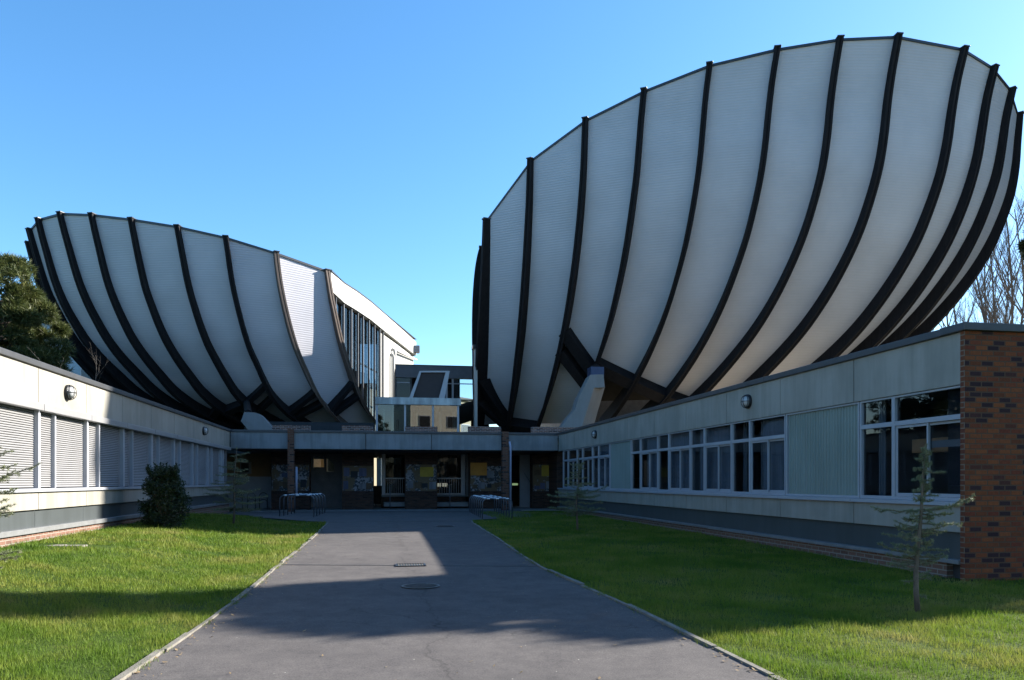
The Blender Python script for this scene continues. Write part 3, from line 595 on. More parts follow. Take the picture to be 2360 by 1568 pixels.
lamp('R', 15.24, 3.18, 'caged round wall lamp on the right wing fascia, the one nearer the camera')
lamp('R', 26.85, 3.18, 'caged round wall lamp on the right wing fascia, the small one near the entrance')
lamp('L', 16.08, 3.20, 'sunlit caged round wall lamp on the left wing fascia')
lamp('L', 27.85, 3.22, 'caged round wall lamp on the shaded far end of the left wing fascia')
# ------------------------------------------------------------------ ribbed shells
def catmull(pts, m):
    P = [Vector(p) for p in pts]; out = []
    n = len(P) - 1
    for i in range(m + 1):
        t = i / m * n; k = min(int(t), n - 1); f = t - k
        a = P[max(k - 1, 0)]; b = P[k]; c = P[k + 1]; d = P[min(k + 2, n)]
        out.append(.5 * ((2 * b) + (c - a) * f + (2 * a - 5 * b + 4 * c - d) * f * f + (3 * b - a - 3 * c + d) * f ** 3))
    return out
M_ = 48
def shell(root, data, ctr, width, d_top, d_bot, lit=(), low=None):
    n = len(data); curves = [catmull(r, M_) for r in data]
    C = Vector((ctr[0], ctr[1], 0))
    fr = []
    for i in range(n):
        row = []
        for k in range(M_ + 1):
            p = curves[i][k]
            q0 = curves[max(i - 1, 0)][k]; q1 = curves[min(i + 1, n - 1)][k]
            b = (q1 - q0); b.z = 0; b.normalize()
            tg = (curves[i][min(k + 1, M_)] - curves[i][max(k - 1, 0)]).normalized()
            nn = tg.cross(b).normalized()
            out = p - C; out.z = 0
            if nn.dot(out) < 0: nn = -nn
            row.append((p, b, nn, tg))
        fr.append(row)
    dep = lambda k: d_top + (d_bot - d_top) * (1 - k / M_) ** 1.2
    # ribs
    for i in range(n):
        mb = MB(); w = width / 2
        vs = []
        for k in range(M_ + 1):
            p, b, nn, tg = fr[i][k]; d = dep(k) / 2
            # glulam with a shallow groove down its outer face
            e = d * .78; prof = [(-w, -d), (w, -d), (w, e), (w * .25, e), (w * .2, e - .035), (-w * .2, e - .035), (-w * .25, e), (-w, e)]
            vs.append([p + (tg * .05 if k == M_ else tg * 0) + b * x + nn * y for x, y in prof])
        m = 8; allv = [q for r in vs for q in r]; fs = []
        for k in range(M_):
            for j in range(m):
                a = k * m + j; c = k * m + (j + 1) % m; fs.append((a, c, c + m, a + m))
        fs.append(tuple(range(m))[::-1]); fs.append(tuple(M_ * m + j for j in range(m)))
        mb.add(allv, fs)
        rb = mb.build('rib', WOOD_LIT if i in lit else WOOD, root)
        p, b, nn, tg = fr[i][M_]; d = d_top * .39 + .04; w2 = width / 2 + .03
        nh = Vector((nn.x, nn.y, 0)).normalized(); top = p + Vector((0, 0, .04))
        q = [top - b*w2 - nh*(d+.25), top + b*w2 - nh*(d+.25), top + b*w2 + nh*d, top - b*w2 + nh*d]
        MB().hexa(q, [v + Vector((0, 0, .06)) for v in q]).build('rib_cap', TRIM, rb, bevel=.01)
    # cladding
    TOPK = M_
    for i in range(n - 1):
        la, lb = low[i] if low else (0, 0)
        J = 4; vs = []; fs = []; K = TOPK
        def sk(r, kf):
            k0 = min(int(kf), TOPK - 1); g = kf - k0
            return (fr[r][k0][0] - fr[r][k0][2] * dep(k0) * .22).lerp(fr[r][k0 + 1][0] - fr[r][k0 + 1][2] * dep(k0 + 1) * .22, g)
        for k in range(0, K + 1):
            for j in range(J + 1):
                f = j / J; l0 = la + (lb - la) * f; kf = l0 + (TOPK - l0) * k / K
                vs.append(sk(i, kf).lerp(sk(i + 1, kf), f))
        for k in range(K):
            for j in range(J):
                a = k * (J + 1) + j; fs.append((a, a + 1, a + J + 2, a + J + 1))
        MB().add(vs, fs).build('cladding_panel', CLAD, root, True)
        # rim flashing
        a = fr[i][TOPK][0] - fr[i][TOPK][2] * dep(TOPK) * .26; c = fr[i + 1][TOPK][0] - fr[i + 1][TOPK][2] * dep(TOPK) * .26
        na, nc = fr[i][TOPK][2].copy(), fr[i + 1][TOPK][2].copy(); na.z = nc.z = 0; na.normalize(); nc.normalize()
        up = Vector((0, 0, .05)); dn = Vector((0, 0, -.06))
        MB().hexa([a + dn - na*.28, c + dn - nc*.28, c + dn + nc*.06, a + dn + na*.06], [a + up - na*.28, c + up - nc*.28, c + up + nc*.06, a + up + na*.06]).build('rim_flashing', TRIM, root)
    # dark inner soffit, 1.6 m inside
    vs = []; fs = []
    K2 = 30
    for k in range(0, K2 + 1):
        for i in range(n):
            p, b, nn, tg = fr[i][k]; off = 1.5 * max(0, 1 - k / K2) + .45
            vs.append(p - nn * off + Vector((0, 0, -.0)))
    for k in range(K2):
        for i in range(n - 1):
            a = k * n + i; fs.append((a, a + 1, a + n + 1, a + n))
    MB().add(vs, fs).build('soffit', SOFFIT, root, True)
    return fr
def kv(fr, i, v):
    """index along rib i at survey height v"""
    best = min(range(M_ + 1), key=lambda k: abs(proj(fr[i][k][0])[1] - v)); return best
def kvp(curve, v):
    c = catmull(curve, M_); return min(range(M_ + 1), key=lambda k: abs(proj(c[k])[1] - v))
def beam(root, pa, pb, na, nb, w, d, name='ring_beam', mat=None):
    """timber between two ribs; w across the surface, d outward"""
    t = (pb - pa).normalized(); s = t.cross((na + nb).normalized()).normalized()
    q0 = [pa - s*w/2 - na*d/2, pa + s*w/2 - na*d/2, pa + s*w/2 + na*d/2, pa - s*w/2 + na*d/2]
    q1 = [pb - s*w/2 - nb*d/2, pb + s*w/2 - nb*d/2, pb + s*w/2 + nb*d/2, pb - s*w/2 + nb*d/2]
    MB().hexa(q0, q1).build(name, mat or WOOD, root)

# --- the large shell on the right
SR = thing('lecture_hall', 'large ribbed bowl shaped lecture hall with pale cladding, the taller one behind the right wing', 'building', (16, 46, 0), 'ribbed bowl shaped lecture halls')
r1 = RD[0]
path0 = [(1109, 985), (1107, 940), (1104, 880), (1102, 820), (1100, 760), (1099.5, 700), (1101, 650), (1104, 610), (1108, 585), (1111, 572)]
c0 = catmull([( *p, 0) for p in path0], 12)
r0 = []
for k in range(13):
    D = 48.5 - 4.2 * k / 12
    u, v = c0[k].x, c0[k].y; xc = (u - UC) / FPX * D
    r0.append((xc * CA + D * SA, -xc * SA + D * CA, EYE + (VH - v) / FPX * D))
RDD = [r0] + RD
lowR = [(0, 0)] * 4 + [(kvp(RDD[4], 848), kvp(RDD[5], 884)), (kvp(RDD[5], 886), kvp(RDD[6], 914)), (kvp(RDD[6], 918), kvp(RDD[7], 935)), (kvp(RDD[7], 937), kvp(RDD[8], 942))] + [(0, 0)] * 10
frR = shell(SR, RDD, (7.9, 61.8), .25, .38, 1.28, low=lowR)
def pt(fr, i, v, off=.0):
    k = kv(fr, i, v); return fr[i][k][0] + fr[i][k][2] * off, fr[i][k][2]
for (i, va, j, vb, w) in ((3, 757, 4, 848, .55), (3, 815, 4, 880, .5), (4, 846, 5, 882, .65), (5, 884, 6, 915, .65), (6, 916, 7, 935, .65), (7, 936, 8, 945, .65), (1, 880, 2, 972, .5), (1, 930, 2, 990, .4), (2, 976, 3, 990, .5)):
    a, na = pt(frR, i, va); b, nb = pt(frR, j, vb); beam(SR, a, b, na, nb, w, .7)
# roof and rear body (close the bowl, cast its shadow)
rim = [frR[i][M_ - 2][0] - frR[i][M_ - 2][2] * .15 for i in range(len(RDD))]
mb = MB(); cen = Vector((17.5, 47, 13.2)); rr = [p + Vector((0, 0, -.25)) for p in rim]
mb.add(rr + [cen, Vector((29, 48, 13.4)), Vector((8, 50, 13.0))], [(i, i + 1, len(rr)) for i in range(len(rr) - 1)] + [(len(rr) - 1, len(rr) + 1, len(rr)), (len(rr), len(rr) + 1, len(rr) + 2), (0, len(rr), len(rr) + 2)])
mb.build('roof', ROOFING, SR)
MB().box(12.5, 29, 47, 60, 0, 13.2).build('rear_wall', GREYIN, SR)
# concrete buttress with steel shoe
def buttress(root, front, vecs, mat=CONC):
    n = len(front); a = [Vector(p) for p in front]; b = [p + Vector(v) for p, v in zip(a, vecs)]
    return MB().add(a + b, [tuple(range(n))[::-1], tuple(range(n, 2*n))] + [(i, (i+1) % n, n + (i+1) % n, n + i) for i in range(n)]).build('concrete_buttress', mat, root, bevel=.015)
YB = 37.3
f = [at(1360.5, 864, YB), at(1391, 863, YB), at(1394, 893, YB), at(1369, 894.5, YB), at(1336, 1000, YB), at(1283, 1000, YB), at(1309, 962, YB), at(1327, 941, YB), at(1333, 918, YB), at(1354, 877, YB)]
dv = Vector((.12, 1.3, 0)); v3 = at(1394, 893.5, YB + 1.3) - f[3]; v4 = at(1363, 1000, YB + 1.3) - f[4]
buttress(SR, f, [dv, dv, dv, v3, v4, dv, dv, dv, dv, dv])
a = at(1362, 866, YB + .2); b = at(1392, 846, YB + .2)
MB().box(a.x, b.x, YB + .2, YB + .9, a.z - .05, b.z).build('steel_shoe', simple('blue_steel', (.04, .06, .12), .5, .3), SR)
p4, n4 = pt(frR, 4, 848)
MB().tube([(p4.x, p4.y, p4.z), ((a.x + b.x) / 2, YB + .55, b.z - .1)], .3, 8).build('bearing_strut', WOOD, SR)

# --- the smaller shell on the left
for i_r, f_r in ((0, 1.065), (1, 1.022), (2, 1.005)):
    LD[i_r] = [(p[0] * f_r, p[1] * f_r, EYE + (p[2] - EYE) * f_r) for p in LD[i_r]]
KS = 1.065
def ZS(z): return EYE + (z - EYE) * KS
SL = thing('lecture_hall', 'smaller ribbed bowl shaped lecture hall with a white glazed side, behind the left wing', 'building', (-8, 50, 0), 'ribbed bowl shaped lecture halls')
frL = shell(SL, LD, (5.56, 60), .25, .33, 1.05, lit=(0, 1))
for (i, va, j, vb, w) in ((0, 882, 1, 942, .26), (0, 910, 1, 955, .26), (1, 905, 2, 945, .28), (1, 925, 2, 958, .26), (2, 884, 3, 926, .28), (2, 908, 3, 942, .26), (3, 930, 4, 948, .4), (4, 940, 5, 955, .4)):
    a, na = pt(frL, i, va); b, nb = pt(frL, j, vb); beam(SL, a, b, na, nb, w, .6)
L1t = frL[0][M_][0]
W = [Vector((L1t.x + .12, L1t.y + .25, 0))] + [Vector((x * KS, y * KS, 0)) for x, y in ((-1.9, 44.1), (-1.24, 45.9), (-.5, 48.3), (.32, 51.4), (1.6, 56), (2.86, 60.6))]
def wallstrip(line, z0, z1, off, th, mat, name, zfun=None):
    mb = MB(); n = len(line); ns = []
    for i in range(n):
        t = (line[min(i+1, n-1)] - line[max(i-1, 0)]).normalized(); ns.append(Vector((t.y, -t.x, 0)))
    for i in range(n - 1):
        a0, b0 = line[i] + ns[i] * off, line[i+1] + ns[i+1] * off; a1, b1 = a0 - ns[i] * th, b0 - ns[i+1] * th
        zt = (lambda k: ZS(z1[k])) if isinstance(z1, list) else (lambda k: ZS(z1))
        zb = (lambda k: ZS(z0[k])) if isinstance(z0, list) else (lambda k: ZS(z0))
        q = lambda p, z: Vector((p.x, p.y, z))
        mb.hexa([q(a1, zb(i)), q(b1, zb(i+1)), q(b0, zb(i+1)), q(a0, zb(i))][::-1], [q(a1, zt(i)), q(b1, zt(i+1)), q(b0, zt(i+1)), q(a0, zt(i))][::-1])
    return mb.build(name, mat, SL)
wallstrip(W, [11.42, 11.42, 11.4, 11.4, 11.36, 11.3, 11.25], [12.35, 12.5, 12.5, 12.5, 12.48, 12.4, 12.3], .10, .35, CLADV, 'parapet')
wallstrip(W, 12.5 - .001, [12.40, 12.55, 12.55, 12.55, 12.53, 12.51, 12.505], .14, .43, TRIM, 'parapet_flashing')
wallstrip(W[4:], 1.0, 11.2, -.12, .3, WHITE, 'side_wall')
# glazing between rib and white wall, set back with fins
def rib_z(Y):
    best = min(range(M_ + 1), key=lambda k: abs(frL[0][k][0].y + .25 - Y)); return 3.0 if Y > frL[0][0][0].y + .3 else EYE + (frL[0][best][0].z - EYE) / KS
WG = []
for i in range(4):
    for f in np.linspace(0, 1, 7)[:-1]: WG.append(W[i].lerp(W[i + 1], float(f)))
WG.append(W[4])
zlow = [min(11.3, rib_z(p.y)) for p in WG]
wallstrip(WG, zlow, 11.35, -.14, .04, GLASSD, 'side_glazing')
wallstrip(WG[6:], [min(11.2, z + 1.2) for z in zlow[6:]], 11.3, -1.6, .1, DARKIN, 'foyer_wall')
for i in range(4):
    pass
FINM = simple('fin_aluminium', (.10, .105, .115), .5, .2)
fin_u = [775, 793, 811, 825.6, 837.5, 851, 864, 875.5, 884]
def on_W(u, off=0):
    best = None
    for i in range(len(W) - 1):
        for f in np.linspace(0, 1, 60):
            p = W[i].lerp(W[i+1], float(f)); e = abs(proj((p.x, p.y, 8))[0] - u)
            if best is None or e < best[0]: best = (e, p, (W[i+1] - W[i]).normalized())
    return best[1], best[2]
for u in fin_u:
    p, t = on_W(u); nrm = Vector((t.y, -t.x, 0))
    a = p + nrm * .02 - t * .035; q = [a, a + t * .07, a + t * .05 - nrm * .12, a - nrm * .12]
    lo = [Vector((v.x, v.y, ZS(min(11.2, rib_z(p.y))))) for v in q]; hi = [Vector((v.x, v.y, ZS(11.40))) for v in q]
    MB().hexa(lo[::-1], hi[::-1]).build('glazing_fin', FINM, SL)
for i, z in enumerate((8.6, 6.2)):
    wl = [p for p in WG if rib_z(p.y) < z]
    if len(wl) > 1: wallstrip(wl, z, z + .09, -.38, .1, ALUG, 'transom')
# roof, rear body
rl = [frL[i][M_ - 2][0] - frL[i][M_ - 2][2] * .2 + Vector((0, 0, -.2)) for i in range(len(LD))]
rest = [Vector((2.9, 65.6, 13.0)), Vector((-14, 66, 12.6)), Vector((-19, 54, 12.6))]
mb = MB(); cen = Vector((-7, 51, 12.0)); allp = [Vector((L1t.x, L1t.y + .3, ZS(12.1)))] + rl + [rest[2], rest[1], rest[0]]
mb.add(allp + [cen], [(i, (i + 1) % len(allp), len(allp)) for i in range(len(allp))]); mb.build('roof', ROOFING, SL)
MB().box(-13, -6.4, 56, 66, 0, 12).build('rear_wall', GREYIN, SL)
# rainwater pipes and floodlight on the white wall
p, t = on_W(905); nrm = Vector((t.y, -t.x, 0))
for du, top in ((-.18, ZS(10.2)), (.2, ZS(10.6))):
    b = p + t * du + nrm * .12
    MB().tube([(b.x, b.y, 3.8), (b.x, b.y, top - .25), (b.x - .05, b.y, top - .07), (b.x - nrm.x*.2, b.y - nrm.y*.2, top)], .11, 12).build('rainwater_pipe', WHITE, SL, True)
p1, _ = on_W(912); p2, _ = on_W(957)
MB().tube([(p1.x + .12, p1.y, ZS(10.55)), (p2.x + .12, p2.y, ZS(10.95))], .08, 10).build('horizontal_pipe', WHITE, SL, True)
e = W[-1]
t = thing('floodlight', 'boxy grey floodlight on the end corner of the white hall wall', 'floodlight', (e.x + .1, e.y - .4, ZS(11.4)))
z_ = ZS(11.35)
MB().box(e.x - .25, e.x + .33, e.y - 1.0, e.y - .45, z_, z_ + .58).build('housing', ALUG, t, bevel=.03)
MB().box(e.x + .332, e.x + .35, e.y - .95, e.y - .5, z_ + .05, z_ + .52).build('lens', OPAL, t)
MB().tube([(e.x, e.y - .7, z_ + .05), (e.x, e.y - .7, z_ - .15), (e.x - .2, e.y - .3, z_ - .2)], .04, 8).build('bracket', BLACKM, t)
# left buttress
YB = 38.2
f = [at(562.8, 950, YB), at(587, 951, YB), at(599, 955, YB), at(627, 985, YB), at(640, 1003, YB), at(603, 1003, YB), at(573.4, 974, YB)]
ex = at(555.3, 971.2, YB + .1) - f[6]
g0 = [Vector(x) for x in f]
mb = MB(); dv = Vector((0, 1.2, 0))
mb.prism(g0[1:], dv)                                   # leg
mb.hexa([at(562.8, 950, YB), at(587, 951, YB - .003), at(573.4, 974, YB - .003), at(555.3, 971.2, YB)], [at(562.8, 950, YB) + dv, at(587, 951, YB - .003) + dv, at(573.4, 974, YB - .003) + dv, at(555.3, 971.2, YB) + dv])
mb.hexa([at(555.3, 971.2, YB + .02), at(573.4, 974, YB + .02), at(603, 1003, YB + .02), at(582, 1003, YB + .02)], [at(555.3, 971.2, YB + .02) + dv, at(573.4, 974, YB + .02) + dv, at(603, 1003, YB + .02) + dv, at(582, 1003, YB + .02) + dv])
mb.build('concrete_buttress', CONC, SL)
a, na = pt(frL, 3, 930)
MB().tube([a, at(572, 953, YB + .9)], .18, 8).build('bearing_strut', WOOD, SL)
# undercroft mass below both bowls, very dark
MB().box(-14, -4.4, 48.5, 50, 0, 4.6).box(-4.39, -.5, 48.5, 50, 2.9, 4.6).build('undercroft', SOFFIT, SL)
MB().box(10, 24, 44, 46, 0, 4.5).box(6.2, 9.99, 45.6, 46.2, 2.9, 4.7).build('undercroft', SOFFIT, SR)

# ------------------------------------------------------------------ entrance range
EN = thing('entrance_building', 'low entrance range with pale weathered fascia and brick pillars joining the two wings', 'building', (.9, 36, 0))
X0, X1 = XL, XR
def ux(u, Y=YF): return at(u, 1100, Y).x
jx = [X0 + .03, ux(663)]
mb = MB()
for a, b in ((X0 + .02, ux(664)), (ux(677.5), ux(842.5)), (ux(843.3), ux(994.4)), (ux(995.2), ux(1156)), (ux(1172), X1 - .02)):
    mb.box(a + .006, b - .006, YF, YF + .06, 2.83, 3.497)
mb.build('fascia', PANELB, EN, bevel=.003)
MB().box(X0 + .06, X1 - .06, YF + .07, YF + .25, 2.9, 3.48).build('fascia_core', GAP, EN)
mb = MB()
mb.box(X0 + .055, ux(663), YF - .05, YF + .3, 3.50, 3.59).box(ux(663) + .004, ux(900), YF - .05, YF + .3, 3.50, 3.59).box(ux(900) + .004, X1 - .055, YF - .05, YF + .3, 3.50, 3.59)
mb.build('coping', COPING, EN, bevel=.008)
MB().box(X0 - .3, X1 + .3, YF + .31, 44, 3.40, 3.46).build('roof', ROOFING, EN)
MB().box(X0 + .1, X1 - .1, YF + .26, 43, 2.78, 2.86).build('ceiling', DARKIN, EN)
for u0, u1 in ((663.5, 677.5), (1157, 1171.5)):
    MB().box(ux(u0), ux(u1), YF - .12, YF + .25, .1, 3.62).build('brick_pillar', BRICKP, EN)
BRICKU = brick('upstand_brick', 'X', [(0, (.05, .03, .03)), (.5, (.16, .08, .06)), (1, (.24, .13, .10))], (.3, .27, .25))
for u0, u1, v in ((627, 715, 980), (788, 860, 981), (934, 1008, 983), (1080, 1155, 983), (1226, 1340, 984)):
    a = at(u0, v, YF + 1.6); b = at(u1, v, YF + 1.6)
    MB().box(a.x, b.x, YF + 1.6, YF + 1.9, 3.461, a.z).build('roof_upstand', BRICKU, EN)
FL = .27
MB().box(X0, X1, YF, 45, .15, FL).build('floor', simple('entrance_slab', (.20, .20, .20), .8), EN)
# masonry piers with painted murals
def mural_mat(name, seed, c1, c2, c3):
    m, nt, b = new_mat(name)
    tc = nt.nodes.new('ShaderNodeNewGeometry')
    mp = nt.nodes.new('ShaderNodeMapping'); mp.inputs['Location'].default_value = (seed * 3.7, 0, seed); nt.links.new(tc.outputs['Position'], mp.inputs[0])
    f = noise(nt, 4.5, 6, .7, mp.outputs[0]); g = noise(nt, 1.3, 5, .7, mp.outputs[0])
    c = ramp(nt, f, [(.44, c1), (.46, c2), (.54, c2), (.56, c1)]); 
    mx = nt.nodes.new('ShaderNodeMix'); mx.data_type = 'RGBA'
    nt.links.new(ramp(nt, g, [(.5, (0, 0, 0)), (.53, (1, 1, 1))]), mx.inputs[0]); nt.links.new(c, mx.inputs[6]); mx.inputs[7].default_value = (*c3, 1)
    nt.links.new(mx.outputs[2], b.inputs['Base Color']); b.inputs['Roughness'].default_value = .7; return m
YP = 35.0
PNT1 = streaked('chalky_paint', (.20, .20, .22), (.05, .05, .06), .7); PNT2 = simple('black_paint', (.02, .02, .025), .7, 0, .2); PNT3 = simple('brown_paint', (.09, .055, .03), .7, 0, .3); PNT4 = streaked('violet_paint', (.10, .10, .17), (.03, .03, .05), .6)
OCH = simple('ochre_paint', (.36, .25, .03), .7, 0, .15); ORA = simple('orange_paint', (.46, .20, .03), .7, 0, .15)
for k, (u0, u1, post) in enumerate(((625, 714, None), (788, 861, None), (933.6, 1007.6, (968, 999, 1077, 1099, OCH)), (1082.6, 1158, (1084, 1122, 1067, 1096, ORA)), (1226.6, 1289, (1248, 1284, 1073, 1098, OCH)))):
    a, b = ux(u0, YP), ux(u1, YP)
    p = MB().box(a, b, YP, YP + .55, .2, 2.78).build('brick_pier', BRICKD, EN); p.data.materials.append(BRICKD_Y)
    for q in p.data.polygons:
        if abs(q.normal.x) > .9: q.material_index = 1
    za = at(u0, 1132, YP).z; zb = at(u0, 1071 + 3 * (k % 2), YP).z
    mu = MB().box(a + .03, b - .03, YP - .02, YP - .003, za, zb).build('mural_panel', mural_mat('mural_%d' % k, k, (.24, .235, .25), (.03, .03, .035), (.12, .08, .04)), p)
    rq = random.Random(90 + k); a1, b1 = a + .06, b - .06; w_ = (b1 - a1) / 4
    for q in range(7):
        cx_ = a1 + w_ * (q % 4) + rq.uniform(0, .06); cz_ = za + .04 + (zb - za) * (.02 if q < 4 else .48) + rq.uniform(0, .1)
        if rq.random() < .25: continue
        sw, sh_ = rq.uniform(.18, .34), rq.uniform(.16, .38)
        MB().box(cx_, min(b1, cx_ + sw), YP - .034, YP - .021, cz_, min(zb - .02, cz_ + sh_)).build('painted_square', [PNT1, PNT2, PNT3, PNT4][rq.randrange(4)], mu)
    if post:
        c, d = at(post[0], post[3], YP), at(post[1], post[2], YP)
        MB().box(c.x, d.x, YP - .04, YP - .022, c.z, d.z).build('painted_square', post[4], mu)
# left recess: pale wall, little window, three hoop stands
YQ = 37.2
a, b = ux(538, YQ), ux(628, YQ)
PALEW = simple('pale_recess_wall', (.42, .46, .52), .8, 0, .12); BROWNW = simple('brown_recess_wall', (.26, .18, .10), .8, 0, .12)
MB().box(a - .5, b + .5, YQ, YQ + .2, FL, 1.72).build('recess_wall', PALEW, EN)
MB().box(a - .5, b + .5, YQ, YQ + .2, 1.721, 2.78).build('recess_wall', BROWNW, EN)
c, d = at(553, 1092, YQ), at(579, 1065, YQ)
fr = MB().box(c.x, d.x, YQ - .04, YQ - .001, c.z, d.z).build('recess_window', ALUG, EN)
MB().box(c.x + .06, d.x - .1, YQ - .05, YQ - .041, c.z + .06, d.z - .06).build('pane', BLACKM, fr)
def hoop(mb, x, y, w, h, r=.019, ang=0.0, z=None):
    z = gz(x, y) if z is None else z; c, s = math.cos(ang), math.sin(ang); rr = .16; pts = []
    for a_ in [(-w/2, 0)] + [(-w/2 + rr - rr*math.cos(t), h - rr + rr*math.sin(t)) for t in np.linspace(0, math.pi/2, 6)] + [(w/2 - rr + rr*math.sin(t), h - rr + rr*math.cos(t)) for t in np.linspace(0, math.pi/2, 6)] + [(w/2, 0)]:
        pts.append((x + a_[0]*c, y + a_[0]*s, z + a_[1]))
    mb.tube(pts, r, 8)
hs = thing('cycle_hoops', 'row of dark hoops against the pale wall in the left recess', 'bike rack', (ux(570, YQ - .5), YQ - .5, FL))
for u in (550, 580, 607):
    mb = MB(); hoop(mb, ux(u, YQ - .5), YQ - .5, .34, .72, .02, 0, FL); hoop(mb, ux(u, YQ - .5), YQ - .5, .34, .42, .016, 0, FL); mb.build('hoop', BLACKM, hs, True)
# wall with curved cut-out between first and second pier
mb = MB(); YQ = 37.0; ul, ur = 712, 790
def colm(u0, u1, v0, v1):
    a, b = at(u0, v1, YQ), at(u1, v0, YQ); mb.box(a.x, b.x - .0005, YQ, YQ + .2, a.z, b.z)
colm(ul, 721, 1030, 1182); colm(770, ur, 1030, 1182)
us = np.linspace(721, 770, 26)
for a, b in zip(us[:-1], us[1:]):
    u = (a + b) / 2; top = 1051 + (0 if u < 738 else ((u - 738) / 32) ** 2 * 22) + (3 * (730 - u) / 9 if u < 730 else 0)
    bot = 1077 if u < 747 else 1087
    colm(a, b, 1030, top); colm(a, b, bot, 1182)
    if 747 <= u <= 753: colm(a, b, top, bot)
mb.build('cutout_wall', GREYIN, EN)
# glazed lobby on a plinth: posts, rails, glass, white columns
YR = 36.6
LB = EN
def img_box(name, mat, u0, u1, v0, v1, Y, th, parent=EN, bev=0):
    a, b = at(u0, v1, Y), at(u1, v0, Y); return MB().box(a.x, b.x, Y, Y + th, a.z, b.z).build(name, mat, parent, bevel=bev)
img_box('plinth', BRICKD, 879, 1083, 1145, 1176, YR + .1, 3.0)
img_box('deck', CONC, 879, 1083, 1141, 1145, YR, 3.1)
img_box('white_column', ALU, 880, 888, 1034, 1141, YR, .2); img_box('white_column', ALU, 1063, 1072, 1034, 1141, YR, .2)
img_box('door_leaf', GREYIN, 1073, 1081, 1036, 1168, YR + .1, .1)
for u0, u1 in ((888.5, 932), (1008, 1063)):
    r = MB(); za = at(900, 1139, YR).z; zb = at(900, 1103, YR).z
    a, b = ux(u0, YR), ux(u1, YR)
    r.box(a, b, YR + .05, YR + .09, zb - .025, zb + .03).box(a, b, YR + .05, YR + .09, za - .03, za + .03)
    n = 10
    for i in range(1, n): r.box(a + (b - a) * i / n - .008, a + (b - a) * i / n + .008, YR + .062, YR + .078, za + .031, zb - .026)
    r.build('railing', ALU, EN)
    img_box('lobby_glass', GLASSD, u0, u1, 1034, 1139, YR + 1.0, .02)
    for k in range(3): 
        uu = u0 + (u1 - u0) * (k + .5) / 3.2; img_box('lobby_mullion', ALUG, uu, uu + 2, 1034, 1139, YR + 1.03, .06)
for u in (894, 1086): pass
for u in (899, 1037):
    a = at(u, 1165, YF + 2.6); MB().tube([(a.x, a.y, FL), (a.x, a.y, 1.32), (a.x + .1, a.y + .6, 1.36)], .022, 8).build('handrail', GALV, EN, True)
img_box('concrete_step', CONC, 885, 935, 1158, 1168, YR - .9, 1.0); img_box('concrete_step', CONC, 1003, 1083, 1158, 1168, YR - .9, 1.0)
# right recess
img_box('recess_wall', BROWNW, 1195, 1232, 1030, 1180, 38.5, .2)
img_box('recess_wall', BRICKD, 1083, 1196, 1119, 1182, 38.4, .2)
img_box('recess_wall', BRICKD, 1160, 1196, 1030, 1114, 38.4, .2)
dr = img_box('door_leaf', simple('grey_door', (.26, .27, .30), .5), 1198, 1225, 1038, 1172, 36.5, .06)
MB().tube([at(1208, 1090, 36.44), at(1222, 1112, 36.44)], .015, 6).build('handle', GALV, dr)
img_box('right_return', BRICKD, 1284, 1300, 1030, 1180, YF + .6, 3)
a = at(1176, 1168, YF - .02); MB().tube([(a.x, YF - .10, .25), (a.x, YF - .10, 2.95), (a.x - .05, YF - .10, 3.2)], .045, 10).build('downpipe', simple('lilac_pipe', (.32, .33, .42), .5), EN, True)
a = at(683, 1120, YF + .2); MB().tube([(a.x, YF + .2, .9), (a.x, YF + .2, 2.1)], .05, 10).build('downpipe', MATS['lilac_pipe'], EN, True)
img_box('step_edge', simple('pale_stone_edge', (.42, .38, .30), .8), 1173, 1291, 1176.5, 1179, YF - .3, .3)
# rear wall: solid, open to the daylight only in a few places
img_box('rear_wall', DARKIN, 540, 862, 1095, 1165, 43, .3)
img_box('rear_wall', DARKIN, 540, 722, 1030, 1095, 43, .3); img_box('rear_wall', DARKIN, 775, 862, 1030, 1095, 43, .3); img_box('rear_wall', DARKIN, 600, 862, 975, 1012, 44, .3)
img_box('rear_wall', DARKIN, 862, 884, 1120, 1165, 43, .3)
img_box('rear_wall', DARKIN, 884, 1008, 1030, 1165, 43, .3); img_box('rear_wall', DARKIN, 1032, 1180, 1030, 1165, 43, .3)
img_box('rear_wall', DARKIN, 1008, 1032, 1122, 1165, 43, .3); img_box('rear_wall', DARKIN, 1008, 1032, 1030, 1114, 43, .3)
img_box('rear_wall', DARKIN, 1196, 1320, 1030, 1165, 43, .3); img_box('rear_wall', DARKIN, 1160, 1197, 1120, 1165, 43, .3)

# ------------------------------------------------------------------ rooftop glass box, hood, bridge
PB = thing('rooftop_lobby', 'flat roofed glass box with a stained concrete fascia on the entrance roof', 'building', (at(970, 980, 37).x, 38, 3.46))
Y = 36.6
A_, B_ = at(865, 931.5, Y), at(1062.5, 918.6, Y)
MB().box(A_.x, B_.x, Y, Y + 3.6, A_.z, B_.z).build('fascia_slab', streaked('stained_concrete', (.46, .50, .50), (.10, .10, .10), .6), PB, bevel=.01)
z0, z1 = 3.47, A_.z - .002
for u in (868.5, 933.6, 998, 1056):
    a = at(u, 960, Y + .08); MB().box(a.x - .045, a.x + .045, Y + .1, Y + .2, z0, z1).build('post', ALU, PB, bevel=.004)
for u0, u1 in ((871, 931.5), (936, 996), (1000.5, 1054)):
    a, b = at(u0, 960, Y + .15), at(u1, 960, Y + .15); MB().box(a.x, b.x, Y + .14, Y + .16, z0, z1).build('pane', GLASSR, PB)
xs_ = at(1057, 960, Y + .15).x
MB().box(xs_ - .02, xs_, Y + .2, Y + 3.4, z0, z1).build('pane', GLASSR, PB)
